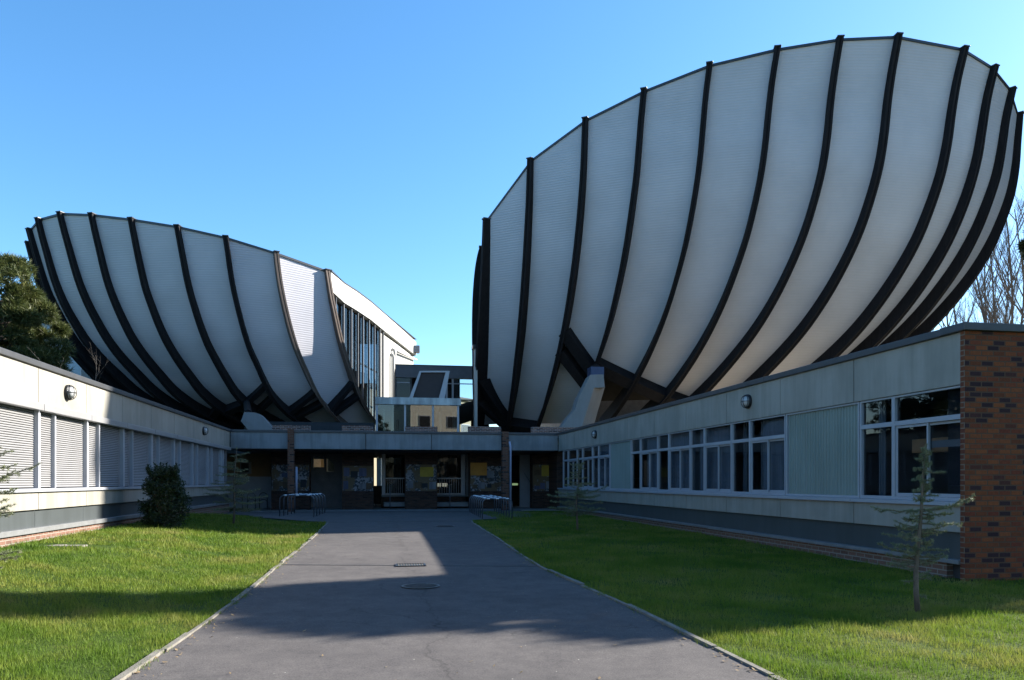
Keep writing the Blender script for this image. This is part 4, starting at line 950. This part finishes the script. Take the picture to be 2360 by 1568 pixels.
for k in range(1, 4): MB().box(xs_ - .05, xs_ + .01, Y + .2 + k * .8, Y + .26 + k * .8, z0, z1).build('post', ALU, PB)
for u in (885, 905, 948, 962, 1015): 
    a = at(u, 960, Y + 1.2); MB().box(a.x - .05, a.x + .05, Y + 1.2, Y + 1.3, z0, z1).build('inner_column', simple('pale_column', (.45, .48, .42), .6) if 'pale_column' not in MATS else MATS['pale_column'], PB)
MB().box(at(868, 960, Y + 3.4).x, xs_ - .05, Y + 3.35, Y + 3.4, z0, z1).build('rear_wall', DARKIN, PB)
HD = thing('stair_hood', 'slanted dark stair hood with a pale metal frame rising above the rooftop lobby', 'hood', (at(985, 917, 41).x, 41.5, 5))
Y = 41.0
o = [at(967, 855, Y), at(1036.5, 855, Y), at(1022, 935, Y), at(936, 935, Y)]; i_ = [at(971, 858.5, Y), at(1027, 858.5, Y), at(1007, 935, Y), at(945.5, 935, Y)]
mb = MB(); dv = Vector((0, .5, 0))
mb.prism([o[3], i_[3], i_[0], o[0]], dv); mb.prism([o[0], i_[0], i_[1], o[1]], dv); mb.prism([o[1], i_[1], i_[2], o[2]], dv)
mb.build('frame', ALU, HD)
MB().prism([p + Vector((0, .12, 0)) for p in i_], (0, 2.5, 0)).build('dark_panel', simple('hood_brown', (.03, .022, .024), .6), HD)
s0 = [at(1041, 856, Y + .3), at(1036.8, 856, Y + .05), at(1022.3, 935, Y + .05), at(1052, 935, Y + .3)]
BR = thing('link_bridge', 'dark banded glazed link bridge between the two bowl halls', 'bridge', (3.8, 52, 0))
Y = 51.0
xa, xb = at(911, 860, Y).x, at(1112, 860, Y).x; zt = at(1000, 843.5, Y).z; zb = at(1000, 871.5, Y).z
MB().box(xa, xb, Y, Y + .4, zb, zt).build('band', simple('slate_band', (.10, .11, .13), .5, 0, .12), BR)
MB().box(xa, xb, Y - .03, Y + .45, zt, zt + .05).build('coping', TRIM, BR)
MB().box(xa, at(1060, 870, Y + 3).x, Y + 3.0, Y + 3.2, 3.6, zt - .1).build('rear_wall', DARKIN, BR)
MB().box(xa, xb, Y + .45, Y + 3.2, zt - .3, zt - .1).build('roof', ROOFING, BR)
for u0, u1 in ((913, 946), (1031, 1042), (1045, 1094)):
    a, b = at(u0, 870, Y + .15), at(u1, 870, Y + .15); MB().box(a.x, b.x, Y + .15, Y + .17, 3.6, zb).build('pane', GLASSC, BR)
    zz = at(1000, 883, Y).z; MB().box(a.x, b.x, Y + .12, Y + .2, zz - .03, zz + .03).build('transom', ALU, BR)
for u in (912, 947, 1029.5, 1043.5, 1095): 
    a = at(u, 870, Y + .1); MB().box(a.x - .06, a.x + .06, Y + .1, Y + .22, 3.6, zb).build('mullion', ALU if u > 1000 else SLATE, BR)
for v in (922, 934, 943, 958, 968):
    a, b = at(1046, v, Y + 1.6), at(1096, v - 1.0, Y + 1.6); MB().box(a.x, b.x, Y + 1.6, Y + 1.75, a.z - .04, a.z + .04).build('louvre', ALUG, BR)
xa2, xb2 = at(1012, 960, Y + .1).x, at(1044, 960, Y + .1).x
WC = thing('white_pilaster', 'tall narrow white pilaster with a grey cap beside the large bowl hall', 'column', (at(1097, 985, 42.5).x, 42.7, 0))
a, b = at(1093.6, 985, 42.5), at(1100.5, 802, 42.5); MB().box(a.x, b.x, 42.5, 42.9, 3.4, b.z).build('shaft', WHITE, WC, bevel=.01)
a, b = at(1089.6, 803, 42.4), at(1100.5, 795, 42.4); MB().box(a.x, b.x, 42.35, 43.0, a.z, b.z).build('cap', TRIM, WC, bevel=.01)

# ------------------------------------------------------------------ bike racks
def rack(label, front, back, n, w, h, ang, s):
    t = thing('bike_rack', label, 'bike rack', (front[0], front[1], gz(*front)), 'bike racks on the forecourt')
    for i in range(n):
        f = i / (n - 1); x = front[0] + (back[0] - front[0]) * f; y = front[1] + (back[1] - front[1]) * f
        mb = MB(); hoop(mb, x, y, w, h, .019, ang); hp = mb.build('hoop', GALV, t, True)
        z = gz(x, y) + h; rr = random.Random(i + s)
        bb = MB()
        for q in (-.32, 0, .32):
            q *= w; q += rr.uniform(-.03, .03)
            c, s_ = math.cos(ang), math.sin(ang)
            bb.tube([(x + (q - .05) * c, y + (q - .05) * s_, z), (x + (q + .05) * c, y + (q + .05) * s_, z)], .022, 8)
        bb.build('glint_band', GLINT, hp, True)  # sun glints and sunlit patches on the hoops, painted as white bands
    return t
a = at(685.5, 1180, 27.6); b = at(712, 1180, 30.6)
rack('bike rack of steel hoops with painted sun glints on the left of the forecourt', (a.x, 27.4), (b.x, 31.0), 5, 1.14, .76, R_(-4), 1)
a = at(1146, 1180, 25.3); b = at(1112, 1180, 30.5)
rack('bike rack of steel hoops with painted sun glints on the right of the forecourt', (a.x, 25.3), (b.x, 30.6), 8, .98, .68, R_(-6), 20)
# ------------------------------------------------------------------ vegetation
def needles(P, Dr, L, w, k, spread, rng, flat=0.0):
    """P (n,3) points, Dr (n,3) directions -> triangles"""
    n = len(P); P = np.repeat(P, k, 0); Dr = np.repeat(Dr, k, 0)
    r = rng.normal(size=(n * k, 3)); r[:, 2] *= (1 - flat); r[:, 2] += .25
    d = Dr * (1 - spread) + r / (np.linalg.norm(r, axis=1, keepdims=True) + 1e-6) * spread
    d /= np.linalg.norm(d, axis=1, keepdims=True) + 1e-6
    s = np.cross(d, rng.normal(size=(n * k, 3))); s /= np.linalg.norm(s, axis=1, keepdims=True) + 1e-6
    LL = L * rng.uniform(.6, 1.2, (n * k, 1))
    return np.stack([P - s * w / 2, P + s * w / 2, P + d * LL], 1).reshape(-1, 3)
def sapling(base, h, top_shift, branches, label, seed, dens=1.0, mat=FIRN, nl=.030):
    rng = np.random.default_rng(seed); rnd = random.Random(seed)
    base = Vector(base)
    t = thing('fir_sapling', label, 'young tree', base, 'young firs planted along the lawns')
    tp = []
    for i in range(9):
        f = i / 8; tp.append(base + Vector((top_shift * f * f + .018 * math.sin(f * 9 + seed), .012 * math.cos(f * 7 + seed), h * f)))
    bm = MB().tube(tp, [.024 * (1 - f) ** .8 * h / 1.7 + .004 for f in np.linspace(0, 1, 9)], 8); P = []; D = []
    def trunk_at(z):
        f = max(0, min(.999, z / h)) * 8; i = int(f); return tp[i].lerp(tp[i + 1], f - i)
    for (zf, az, L, rise) in branches:
        p0 = trunk_at(zf * h); pts = []; n = max(5, int(L / .05))
        for j in range(n + 1):
            f = j / n
            pts.append(p0 + Vector((math.cos(az) * L * f, math.sin(az) * L * f, rise * L * f - .10 * L * math.sin(f * 3.1) * .6 + rnd.uniform(-.008, .008))))
        bm.tube(pts, [.008 * (1 - f * .8) for f in np.linspace(0, 1, n + 1)], 5)
        def cover(pts, dens_):
            for a, b in zip(pts[:-1], pts[1:]):
                m = max(1, int((b - a).length / .010 * dens_))
                for q in range(m):
                    P.append(a.lerp(b, rnd.random())); D.append((b - a).normalized())
        cover(pts, dens)
        # side twigs
        for j in range(1, n):
            if rnd.random() < .75:
                f = j / n; l2 = L * rnd.uniform(.14, .34) * (1 - f * .5); sa = az + rnd.choice((-1, 1)) * rnd.uniform(.6, 1.2)
                q = [pts[j], pts[j] + Vector((math.cos(sa) * l2 * .5, math.sin(sa) * l2 * .5, rnd.uniform(-.02, .03) * 1)), pts[j] + Vector((math.cos(sa) * l2, math.sin(sa) * l2, rnd.uniform(-.03, .03)))]
                bm.tube(q, [.004, .003, .002], 4); cover(q, dens)
    # leader
    for i in range(5, 8):
        for q in range(int(18 * dens)): P.append(tp[i].lerp(tp[i + 1], rnd.random())); D.append(Vector((0, 0, 1)))
    bm.build('trunk', BARKP, t, True)
    tri_mesh('needles', needles(np.array(P), np.array(D), nl, .0045, 6, .72, rng), mat, t)
    return t
# nearest sapling, branch by branch: (height fraction, azimuth, length, rise); view's right is about azimuth -10 degrees
def rb(seed, lst, extra=0, zr=(.15, .9), lr=(.15, .4)):
    r = random.Random(seed); out = []
    for zf, side, L, rise in lst:
        az = (0 if side > 0 else math.pi) + R_(-10) + r.uniform(-.35, .35); out.append((zf, az, L, rise))
    for i in range(extra):
        zf = r.uniform(*zr); out.append((zf, r.uniform(0, 6.28), r.uniform(*lr) * (1.1 - .5 * zf), r.uniform(-.1, .25)))
    return out
nb = [(.60,1,.50,.32),(.615,1,.42,.12),(.61,-1,.50,.06),(.585,1,.36,.05),(.56,-1,.20,.0),(.53,1,.38,.02),(.545,-1,.16,.05),(.50,-1,.22,.1),(.47,1,.27,.10),(.455,-1,.36,.05),(.43,-1,.28,.2),(.42,1,.16,.0),
      (.39,-1,.32,.10),(.355,-1,.40,.22),(.34,1,.28,.02),(.33,-1,.30,.06),(.31,1,.24,.1),(.30,-1,.36,-.02),(.29,1,.2,.1),(.20,1,.20,.15),(.19,-1,.16,.05),(.10,1,.10,.1),
      (.70,1,.20,-.02),(.72,-1,.10,.1),(.735,1,.10,.0),(.79,-1,.10,.0),(.78,1,.13,.1),(.84,1,.22,-.05),(.85,-1,.12,.1),(.88,1,.1,.2),(.90,-1,.10,.1),(.93,1,.08,.3),(.66,1,.12,.1),(.67,-1,.1,0)]
x, y = 5.47, 7.17
sapling((x, y, gz(x, y)), 1.74, .12, rb(3, nb, 26, (.2, .62), (.12, .34)) + rb(5, [], 26, (.66, .97), (.06, .14)), 'thin young fir on the right lawn in front of the brick end wall', 3, 1.5)
x, y = 5.0, 19.2
mid = [(.48,1,.75,.32),(.50,-1,.62,.08),(.46,-1,.78,.05),(.44,1,.6,.12),(.40,-1,.70,.0),(.38,1,.65,.03),(.34,-1,.8,-.05),(.30,1,.70,.02),(.26,-1,.6,-.05),(.24,1,.5,.0),(.62,1,.3,.1),(.64,-1,.25,.1),(.7,1,.25,.1),(.76,-1,.2,.1),(.82,1,.18,.1),(.88,-1,.1,.2)]
sapling((x, y, gz(x, y)), 1.92, .06, rb(8, mid, 40, (.2, .9), (.25, .7)), 'dark young fir on the right lawn before the far windows near the entrance', 8, .9, nl=.05)
x, y = -3.8, 21.8
mid2 = [(.45,-1,.85,.05),(.40,-1,.8,.0),(.42,1,.8,.1),(.36,1,.85,.0),(.30,-1,.7,-.05),(.28,1,.75,.02),(.55,-1,.5,.1),(.56,1,.45,.1),(.65,-1,.4,.1),(.7,1,.35,.1),(.78,-1,.3,.1),(.84,1,.2,.15),(.2,1,.5,0),(.2,-1,.5,0)]
sapling((x, y, gz(x, y)), 2.05, .06, rb(9, mid2, 40, (.15, .9), (.25, .75)), 'sparse shaded young fir between the round bush and the left bike rack', 12, .8, nl=.05)
x, y = -4.42, 9.5
lb = [(.58,1,.64,.36),(.56,1,.60,.28),(.66,1,.42,.12),(.52,1,.56,.10),(.74,1,.36,.12),(.42,1,.55,.12),(.40,1,.4,.0),(.18,1,.52,.06),(.16,1,.48,-.02),(.08,1,.3,.12),(.80,1,.3,.1),(.30,1,.35,.0)]
sapling((x, y, gz(x, y)), 1.95, .05, rb(15, lb, 40, (.1, .85), (.2, .5)), 'young fir reaching in from the left edge of the photo over the lawn', 15, 1.3, nl=.035)

def clump_tree(name, base, h, crown, label, cat, seed, nleaf, leaf, w, mat, bark, trunk_r=.2, group=None, gen='round', k=5, nclump=70, asp=1.0):
    rng = np.random.default_rng(seed); rnd = random.Random(seed); base = Vector(base)
    t = thing(name, label, cat, base, group)
    tr = [base + Vector((.12 * math.sin(i * 1.1 + seed), .1 * math.cos(i * 1.7), h * .92 * i / 8)) for i in range(9)]
    mb = MB().tube(tr, [trunk_r * (1 - .9 * i / 8) for i in range(9)], 10)
    P = []; D = []
    for c in range(nclump):
        f = rnd.random() ** .8
        if gen == 'cone':
            z = h * (.12 + .86 * f); R = crown * (1 - f) ** .8 + .12
            az = rnd.uniform(0, 6.28); r = R * rnd.uniform(.45, 1.0)
            cs = R * .28 + .18
        else:
            zz = rnd.uniform(-.95, 1); R = crown * math.sqrt(max(.04, 1 - zz * zz)) ; z = h - crown * asp + zz * crown * asp
            az = rnd.uniform(0, 6.28); r = R * rnd.uniform(.35, 1.0) ** .6; cs = crown * rnd.uniform(.16, .26)
        ctr = base + Vector((r * math.cos(az), r * math.sin(az), z))
        zt = max(.1 * h, z - .35 * r); i = min(7, int(zt / (h * .92) * 8)); p0 = tr[i].lerp(tr[i+1], min(1, zt / (h * .92) * 8 - i))
        mb.tube([p0, p0.lerp(ctr, .5) + Vector((0, 0, -.04 * r)), ctr], [trunk_r * .22, trunk_r * .14, trunk_r * .05], 5)
        n = int(nleaf / nclump * rnd.uniform(.6, 1.4))
        v = rng.normal(size=(n, 3)); v /= np.linalg.norm(v, axis=1, keepdims=True)
        q = v * (rng.uniform(.2, 1, (n, 1)) ** .5) * cs; q[:, 2] *= .7 if gen != 'cone' else .45
        P.append(np.array(ctr) + q); dd = v * .6 + np.array([math.cos(az), math.sin(az), .4]) * .5; D.append(dd)
    mb.build('trunk', bark, t, True)
    P = np.concatenate(P); D = np.concatenate(D); D /= np.linalg.norm(D, axis=1, keepdims=True)
    tri_mesh('crown', needles(P, D, leaf, w, k, .55, rng), mat, t); return t
p = at(-12, 760, 31)
clump_tree('pine_tree', (p.x, p.y, .3), at(8, 592, 31).z - .3, 2.15, 'green pine tree rising behind the left wing roof at the left edge', 'tree', 21, 22000, .26, .035, PINEN, BARK, .22, nclump=120, asp=1.8)
p = at(62, 800, 34)
clump_tree('pine_tree', (p.x, p.y, .3), at(70, 690, 34).z - .3, 1.35, 'lower bushy pine beside the left bowl hall, right of the tall pine', 'tree', 22, 12000, .26, .035, PINEN, BARK, .18, nclump=90, asp=1.2)
# conifers beyond the frame: one shows at the right edge, they shade the foreground
clump_tree('spruce_tree', (15.6, 11.3, 0), 8.2, 2.15, 'broad dark conifer beyond the right wing, nearest the brick end wall', 'tree', 31, 14000, .28, .06, CONN, BARK, .25, nclump=140, asp=1.5)
clump_tree('spruce_tree', (17.0, 12.9, 0), 11.9, 2.5, 'slender taller dark conifer beyond the end of the right wing', 'tree', 32, 12000, .28, .05, CONN, BARK, .25, gen='cone', nclump=150)
p = at(2432, 530, 21.7)
clump_tree('pine_tree', (p.x, p.y, 0), p.z + .8, 1.0, 'conifer whose branch tips show at the right edge beside the bare trees', 'tree', 35, 3000, .2, .05, CONN, BARK, .16, nclump=26)
for i, (x, y, h, r) in enumerate(((-14.5, 17, 7.2, 2.9), (-15, 22.5, 7.6, 3.0), (-15.5, 28, 7.3, 3.0), (-16.2, 34, 6.6, 2.6), (-19.0, 41.5, 8.8, 3.2), (-22.5, 48, 11, 3.8))):
    clump_tree('evergreen_tree', (x, y, 0), h, r, ['dark evergreen hidden behind the near end of the left wing', 'second dark evergreen in the row hidden behind the left wing', 'third dark evergreen in the row hidden behind the left wing', 'dark evergreen behind the left wing below the pine tree', 'dark evergreen beyond the left wing, left of the small bowl hall', 'tallest dark evergreen beyond the left wing'][i], 'tree', 80 + i, 9000, .25, .08, BUSHN, BARK, .2, nclump=60)
# trees behind the camera (seen in the glass)
for i, (x, y, h, r) in enumerate(((-6, -24, 11, 4), (-1.5, -25, 13, 4.5), (17, -22, 12, 4.5), (26, -14, 12, 5), (23, -4, 11, 4))):
    clump_tree('spruce_tree', (x, y, 0), h, r, ['dark conifer behind the viewer, far to the left', 'dark conifer behind the viewer, tallest one', 'dark conifer behind the viewer beside the pale house', 'dark conifer behind the viewer on the right', 'dark conifer to the right of the viewer'][i], 'tree', 60 + i, 4500, .4, .09, CONN, BARK, .3, gen='cone', nclump=90)

# round evergreen bush
def bush():
    rng = np.random.default_rng(5); rnd = random.Random(5)
    x, y = -4.88, 19.1; base = Vector((x, y, gz(x, y)))
    t = thing('evergreen_bush', 'dense dark evergreen bush against the shuttered left wing', 'bush', base)
    mb = MB(); P = []; D = []
    for c in range(85):
        az = rnd.uniform(0, 6.28); f = rnd.random(); z = .08 + 1.2 * f
        R = .58 * (1 - .62 * f ** 1.8) ; r = R * rnd.uniform(.45, 1.0)
        ctr = base + Vector((r * math.cos(az), r * math.sin(az) * 1.0, z))
        mb.tube([base + Vector((0, 0, .05)), base.lerp(ctr, .5) + Vector((0, 0, .05)), ctr], [.02, .012, .004], 4)
        n = 95; v = rng.normal(size=(n, 3)); v /= np.linalg.norm(v, axis=1, keepdims=True)
        P.append(np.array(ctr) + v * rng.uniform(.02, .17, (n, 1))); D.append(v)
    for c in range(22):
        az = rnd.uniform(0, 6.28); a = base + Vector((.25 * math.cos(az), .25 * math.sin(az), 1.1)); b = a + Vector((.12 * math.cos(az), .1 * math.sin(az), rnd.uniform(.15, .38)))
        mb.tube([a, b], [.006, .002], 4); m = 30; ff = rng.uniform(0, 1, (m, 1)); P.append(np.array(a) * (1 - ff) + np.array(b) * ff); D.append(np.tile(np.array([0, 0, 1.]), (m, 1)))
    mb.build('stems', BARK, t); tri_mesh('foliage', needles(np.concatenate(P), np.concatenate(D), .06, .022, 3, .6, rng), BUSHN, t)
bush()

# bare trees
def bare_tree(base, h, label, seed, stems=1, group='bare trees behind the right wing', mat=BARKP, thick=1.0, name='bare_tree', cat='tree', lean=.16, levels=4, per=8):
    rnd = random.Random(seed); base = Vector(base); t = thing(name, label, cat, base, group); mb = MB(); tw = MB()
    def grow(p, d, L, r, lv):
        n = 6; pts = [p]; q = p.copy(); dd = d.copy()
        for i in range(n):
            dd = (dd + Vector((rnd.uniform(-1, 1), rnd.uniform(-1, 1), rnd.uniform(-.2, .6))) * lean * .6).normalized(); q = q + dd * L / n; pts.append(q.copy())
        (mb if lv <= 1 else tw).tube(pts, [r * (1 - .8 * i / n) for i in range(n + 1)], 7 if lv == 0 else 4 if lv == 1 else 3, False)
        if lv < levels:
            m = per if lv else int(per * 1.6)
            for k in range(m):
                f = rnd.uniform(.22 if lv == 0 else .12, .98); i = min(n - 1, int(f * n)); b = pts[i].lerp(pts[i + 1], f * n - i)
                az = rnd.uniform(0, 6.28); up = rnd.uniform(.6, 1.0); nd = (dd * .75 + Vector((math.cos(az), math.sin(az), 0)) * rnd.uniform(.4, .75) + Vector((0, 0, .35))).normalized()
                grow(b, nd, L * (1 - f * .55) * rnd.uniform(.32, .55), r * .45 * (1 - f * .5), lv + 1)
    for s in range(stems):
        a = 6.28 * s / stems + seed; grow(base + Vector((math.cos(a), math.sin(a), 0)) * (.15 if stems > 1 else 0), Vector((math.cos(a) * .14 * (stems > 1), math.sin(a) * .14 * (stems > 1), 1)).normalized(), h * rnd.uniform(.85, 1), .012 * h * thick / (1 + .3 * (stems > 1)), 0)
    mb.build('trunk', mat, t); tw.build('twigs', mat, t); return t
for i, (u, vt, Y, st, lab) in enumerate(((2310, 470, 55, 3, 'tall bare tree with many upright stems in the middle of the bare group'), (2235, 560, 58, 2, 'bare tree with two stems just clear of the large bowl'), (2365, 505, 52, 3, 'bare tree at the very right edge of the view'), (2190, 640, 62, 2, 'small bare tree lowest against the edge of the large bowl'), (2275, 545, 66, 2, 'thin bare tree farthest back, behind the tall upright one'))):
    p = at(u, 900, Y); top = at(u, vt, Y).z
    bare_tree((p.x, Y, 0), top * 1.06, lab, 40 + i, st, thick=.72 if i != 3 else .6, lean=.12)
# bare shrubs above the left roof
for i, (u, vb, vt, X, lab, per) in enumerate(((185, 880, 765, -7.2, 'bare twiggy shrub with a dead seed head above the left wing coping', 5), (212, 905, 850, -6.9, 'pair of short pale twigs above the left wing coping', 3), (150, 850, 822, -7.5, 'low bare twigs above the left wing coping, nearest the pine', 4))):
    a = on_x(u, vb, X); b = on_x(u, vt, X)
    bare_tree((a.x, a.y, 2.6), (b.z - 2.6) * .8, lab, 70 + i, 2, 'bare shrubs behind the left wing', BARKG, .55, 'bare_shrub', 'shrub', .3, 2, per)

# ------------------------------------------------------------------ distant buildings
def block(name, label, cen, sx, sy, h, rot, wall, rows, cols, glassm=BLACKM, z0=3.0, dz=3.0, base=0):
    t = thing(name, label, 'building', (cen[0], cen[1], base)); t.rotation_euler = (0, 0, rot)
    def part(nm, mb, m, par=None):
        me = bpy.data.meshes.new(nm); me.from_pydata(mb.v, [], mb.f); me.materials.append(m); o = bpy.data.objects.new(nm, me); COL.objects.link(o); o.parent = par or t; return o
    part('wall', MB().box(-sx/2, sx/2, -sy/2, sy/2, 0, h), wall)
    part('roof', MB().box(-sx/2-.2, sx/2+.2, -sy/2-.2, sy/2+.2, h, h+.3), ROOFING)
    for side in (0, 1):
        n = cols if side == 0 else max(2, int(cols * sy / sx)); ln = sx if side == 0 else sy
        for r in range(rows):
            for c in range(n):
                q = -ln/2 + ln * (c + .5) / n; zz = z0 + dz * r - 1.9
                f = MB(); g_ = MB()
                if side == 0:
                    f.box(q-.75, q+.75, -sy/2-.05, -sy/2+.02, zz, zz+1.5); g_.box(q-.67, q+.67, -sy/2-.06, -sy/2-.051, zz+.08, zz+1.42)
                else:
                    f.box(sx/2-.02, sx/2+.05, q-.75, q+.75, zz, zz+1.5); g_.box(sx/2+.051, sx/2+.06, q-.67, q+.67, zz+.08, zz+1.42)
                w = part('window', f, ALU); part('pane', g_, glassm, w)
    return t
p = at(868, 1080, 72)
block('apartment_house', 'beige block with pale window bands glimpsed through the entrance opening', (p.x + 1, 76), 16, 10, 9.5, R_(48), BEIGE, 2, 4, GLASSW, 4.6)
p = at(750, 1080, 70)
block('annexe', 'orange and white annexe glimpsed through the curved cut-out in the recess wall', (p.x - 1.0, 74), 9, 9, 7, R_(52), simple('orange_render', (.55, .30, .14), .8), 1, 3, GLASSW, 4.2)
p = at(112, 700, 90)
block('office_block', 'blue grey office block glimpsed between the pine and the left bowl hall', (p.x - 3, 96), 14, 12, at(112, 706, 90).z, R_(10), simple('blue_grey_cladding', (.22, .30, .38), .6), 5, 5, GLASSW, 4, 3.4)
block('pale_house', 'pale house with dark windows behind the viewer, mirrored in the rooftop glass', (8.5, -30), 11, 9, 13, R_(180 - 12), simple('pale_house_render', (.60, .56, .46), .8), 4, 3, BLACKM, 4.2, 3.0)
block('shadow_caster_block', 'tall unseen grey block added off to the right to cast the courtyard shadow', (37.5, 31.9), 5, 8.3, 25, R_(0), GREYIN, 7, 3, BLACKM, 4, 3.3)  # unseen block, placed and sized to cast the shade over path and left wing

# ------------------------------------------------------------------ grass
def blades():
    rng = np.random.default_rng(77); out = []
    gzv = np.vectorize(gz)
    def patch(x0, x1, y0, y1, dens, hh, ww, cond=None):
        n = int((x1 - x0) * (y1 - y0) * dens); 
        if n <= 0: return
        x = rng.uniform(x0, x1, n); y = rng.uniform(y0, y1, n)
        # clumpy growth
        cl = np.sin(x * 3.1 + 1.3 * np.sin(y * 2.3)) * np.sin(y * 2.7 + 1.7 * np.sin(x * 1.9)) + .5 * np.sin(x * 9 + y * 7) 
        keep = rng.uniform(-1.6, 1.2, n) < cl + .6
        xl = np.interp(y, [a for a, b in LE], [b for a, b in LE]) - .05; xr = np.interp(y, [a for a, b in RE], [b for a, b in RE]) + .05
        keep &= (x < xl + rng.uniform(-.03, .05, n)) | (x > xr - rng.uniform(-.03, .05, n))
        keep &= ~((x > -5.5) & (x < -4.3) & (y > 13.65) & (y < 14.25))
        for (px_, py_, pr_) in PATCHES: keep &= ~((((x - px_) / pr_) ** 2 + ((y - py_) / (pr_ * 1.2)) ** 2 < .8) & (rng.uniform(0, 1, n) < .8))
        keep &= ~((y > 24.3) & (x > -3.6) & (x < 3.9))
        x, y, cl = x[keep], y[keep], cl[keep]; n = len(x)
        # only what the photo can show
        D = x * SA + y * CA; u = UC + FPX * (x * CA - y * SA) / D; vis = (D > 3) & (u > -150) & (u < 2520)
        x, y, cl = x[vis], y[vis], cl[vis]; n = len(x)
        z = gzv(x, y); h = hh * rng.uniform(.25, 1.35, n) * np.where(rng.uniform(0, 1, n) < .03, 1.7, 1) * (1 + .25 * cl); a = rng.uniform(0, 6.28, n); ln = rng.uniform(0, .8, n) * h; la = rng.uniform(0, 6.28, n)
        w = ww * rng.uniform(.6, 1.3, n)
        b0 = np.stack([x - np.cos(a) * w, y - np.sin(a) * w, z - .005], 1); b1 = np.stack([x + np.cos(a) * w, y + np.sin(a) * w, z - .005], 1)
        tip = np.stack([x + np.cos(la) * ln, y + np.sin(la) * ln, z + h], 1)
        out.append(np.stack([b0, b1, tip], 1).reshape(-1, 3))
    patch(-5.85, -1.3, 4.6, 8.5, 5600, .045, .0030); patch(-5.85, -1.3, 8.5, 13, 3000, .045, .0045); patch(-5.85, -1.2, 13, 19, 1500, .055, .007); patch(-5.85, -1.2, 19, 26, 600, .055, .011)
    patch(2.3, 9.5, 4.6, 7.5, 5600, .045, .0030); patch(2.3, 9.5, 7.5, 9.15, 3500, .045, .004); patch(2.3, 7.62, 9.15, 13, 2200, .055, .005); patch(2.3, 7.62, 13, 19, 1100, .055, .008); patch(2.3, 7.62, 19, 31, 450, .055, .012)
    # tufts at wall feet and on the path edging
    for side, tab in ((-1, LE), (1, RE)):
        n = 5000; y = rng.uniform(4.8, 15, n); x = np.interp(y, [a for a, b in tab], [b for a, b in tab]) + side * rng.normal(.03, .035, n)
        k = (np.sin(y * 4.3) + np.sin(y * 11.7) > .3); x, y = x[k], y[k]; n = len(x); z = gzv(x, y); h = rng.uniform(.02, .06, n); a = rng.uniform(0, 6.28, n); w = .003
        out.append(np.stack([np.stack([x - np.cos(a)*w, y - np.sin(a)*w, z], 1), np.stack([x + np.cos(a)*w, y + np.sin(a)*w, z], 1), np.stack([x + np.cos(a+1)*h*.7 - side*.0, y + np.sin(a+1)*h*.7, z + h], 1)], 1).reshape(-1, 3))
    v = np.concatenate(out); print('grass blades', len(v) // 3)
    o = tri_mesh('grass', v, GRASS)
    tag(o, 'short green grass blades covering the lawns on both sides of the path', 'grass', kind='stuff')
blades()
def litter():
    rng = np.random.default_rng(9); n = 420
    y = 5.2 + 15 * rng.uniform(0, 1, n) ** 1.6; side = rng.uniform(0, 1, n)
    xl = np.interp(y, [a for a, b in LE], [b for a, b in LE]); xr = np.interp(y, [a for a, b in RE], [b for a, b in RE])
    x = np.where(side < .45, xl + np.abs(rng.normal(0, .10, n)), np.where(side < .85, xr - np.abs(rng.normal(0, .10, n)), xl + (xr - xl) * rng.uniform(0, 1, n)))
    z = np.vectorize(gz)(x, y) + .020; a = rng.uniform(0, 6.28, n); L = rng.uniform(.008, .026, n); w = L * rng.uniform(.3, .6, n)
    d = np.stack([np.cos(a), np.sin(a), rng.uniform(-.1, .3, n)], 1); s = np.stack([-np.sin(a), np.cos(a), rng.uniform(-.2, .2, n)], 1); c = np.stack([x, y, z], 1)
    q = np.stack([c - d * L[:, None], c - s * w[:, None], c + d * L[:, None] + np.array([0, 0, .004]), c + s * w[:, None]], 1).reshape(-1, 3)
    o = tri_mesh('leaf_litter', q, simple('dry_leaf', (.20, .14, .07), .8, 0, .5, 40), nper=4)
    tag(o, 'small dry leaves scattered along the path edges', 'leaves', kind='stuff')
litter()

# ------------------------------------------------------------------ light, sky, camera
w = bpy.data.worlds.new('World'); scene.world = w; w.use_nodes = True
nt = w.node_tree; bg = nt.nodes['Background']
sky = nt.nodes.new('ShaderNodeTexSky'); sky.sky_type = 'NISHITA'; sky.sun_disc = False
sky.sun_elevation = SUN_E; sky.sun_rotation = math.pi / 2 - SUN_A; sky.altitude = 100; sky.air_density = 1.0; sky.dust_density = .6; sky.ozone_density = 4.0
hs_ = nt.nodes.new('ShaderNodeHueSaturation'); hs_.inputs['Saturation'].default_value = 1.17; hs_.inputs['Hue'].default_value = .4955; nt.links.new(sky.outputs[0], hs_.inputs['Color']); nt.links.new(hs_.outputs[0], bg.inputs[0]); bg.inputs[1].default_value = .075
sl = bpy.data.lights.new('Sun', 'SUN'); sl.energy = 4.4; sl.angle = R_(.53); sl.color = (1, .93, .82)
so = bpy.data.objects.new('Sun', sl); COL.objects.link(so); so.rotation_euler = SUND.to_track_quat('Z', 'Y').to_euler()
cam = bpy.data.cameras.new('Camera'); co = bpy.data.objects.new('Camera', cam); COL.objects.link(co)
co.location = (0, 0, EYE); co.rotation_euler = (math.pi / 2, 0, -YAW)
cam.sensor_width = 36; cam.lens = 36 * FPX / 2360; cam.shift_y = (VH - 784) / 2360; cam.clip_end = 2000; cam.clip_start = .1
scene.camera = co
vs = scene.view_settings; vs.view_transform = 'Standard'; vs.look = 'None'; vs.exposure = 2.08; vs.gamma = 1; vs.use_curve_mapping = False
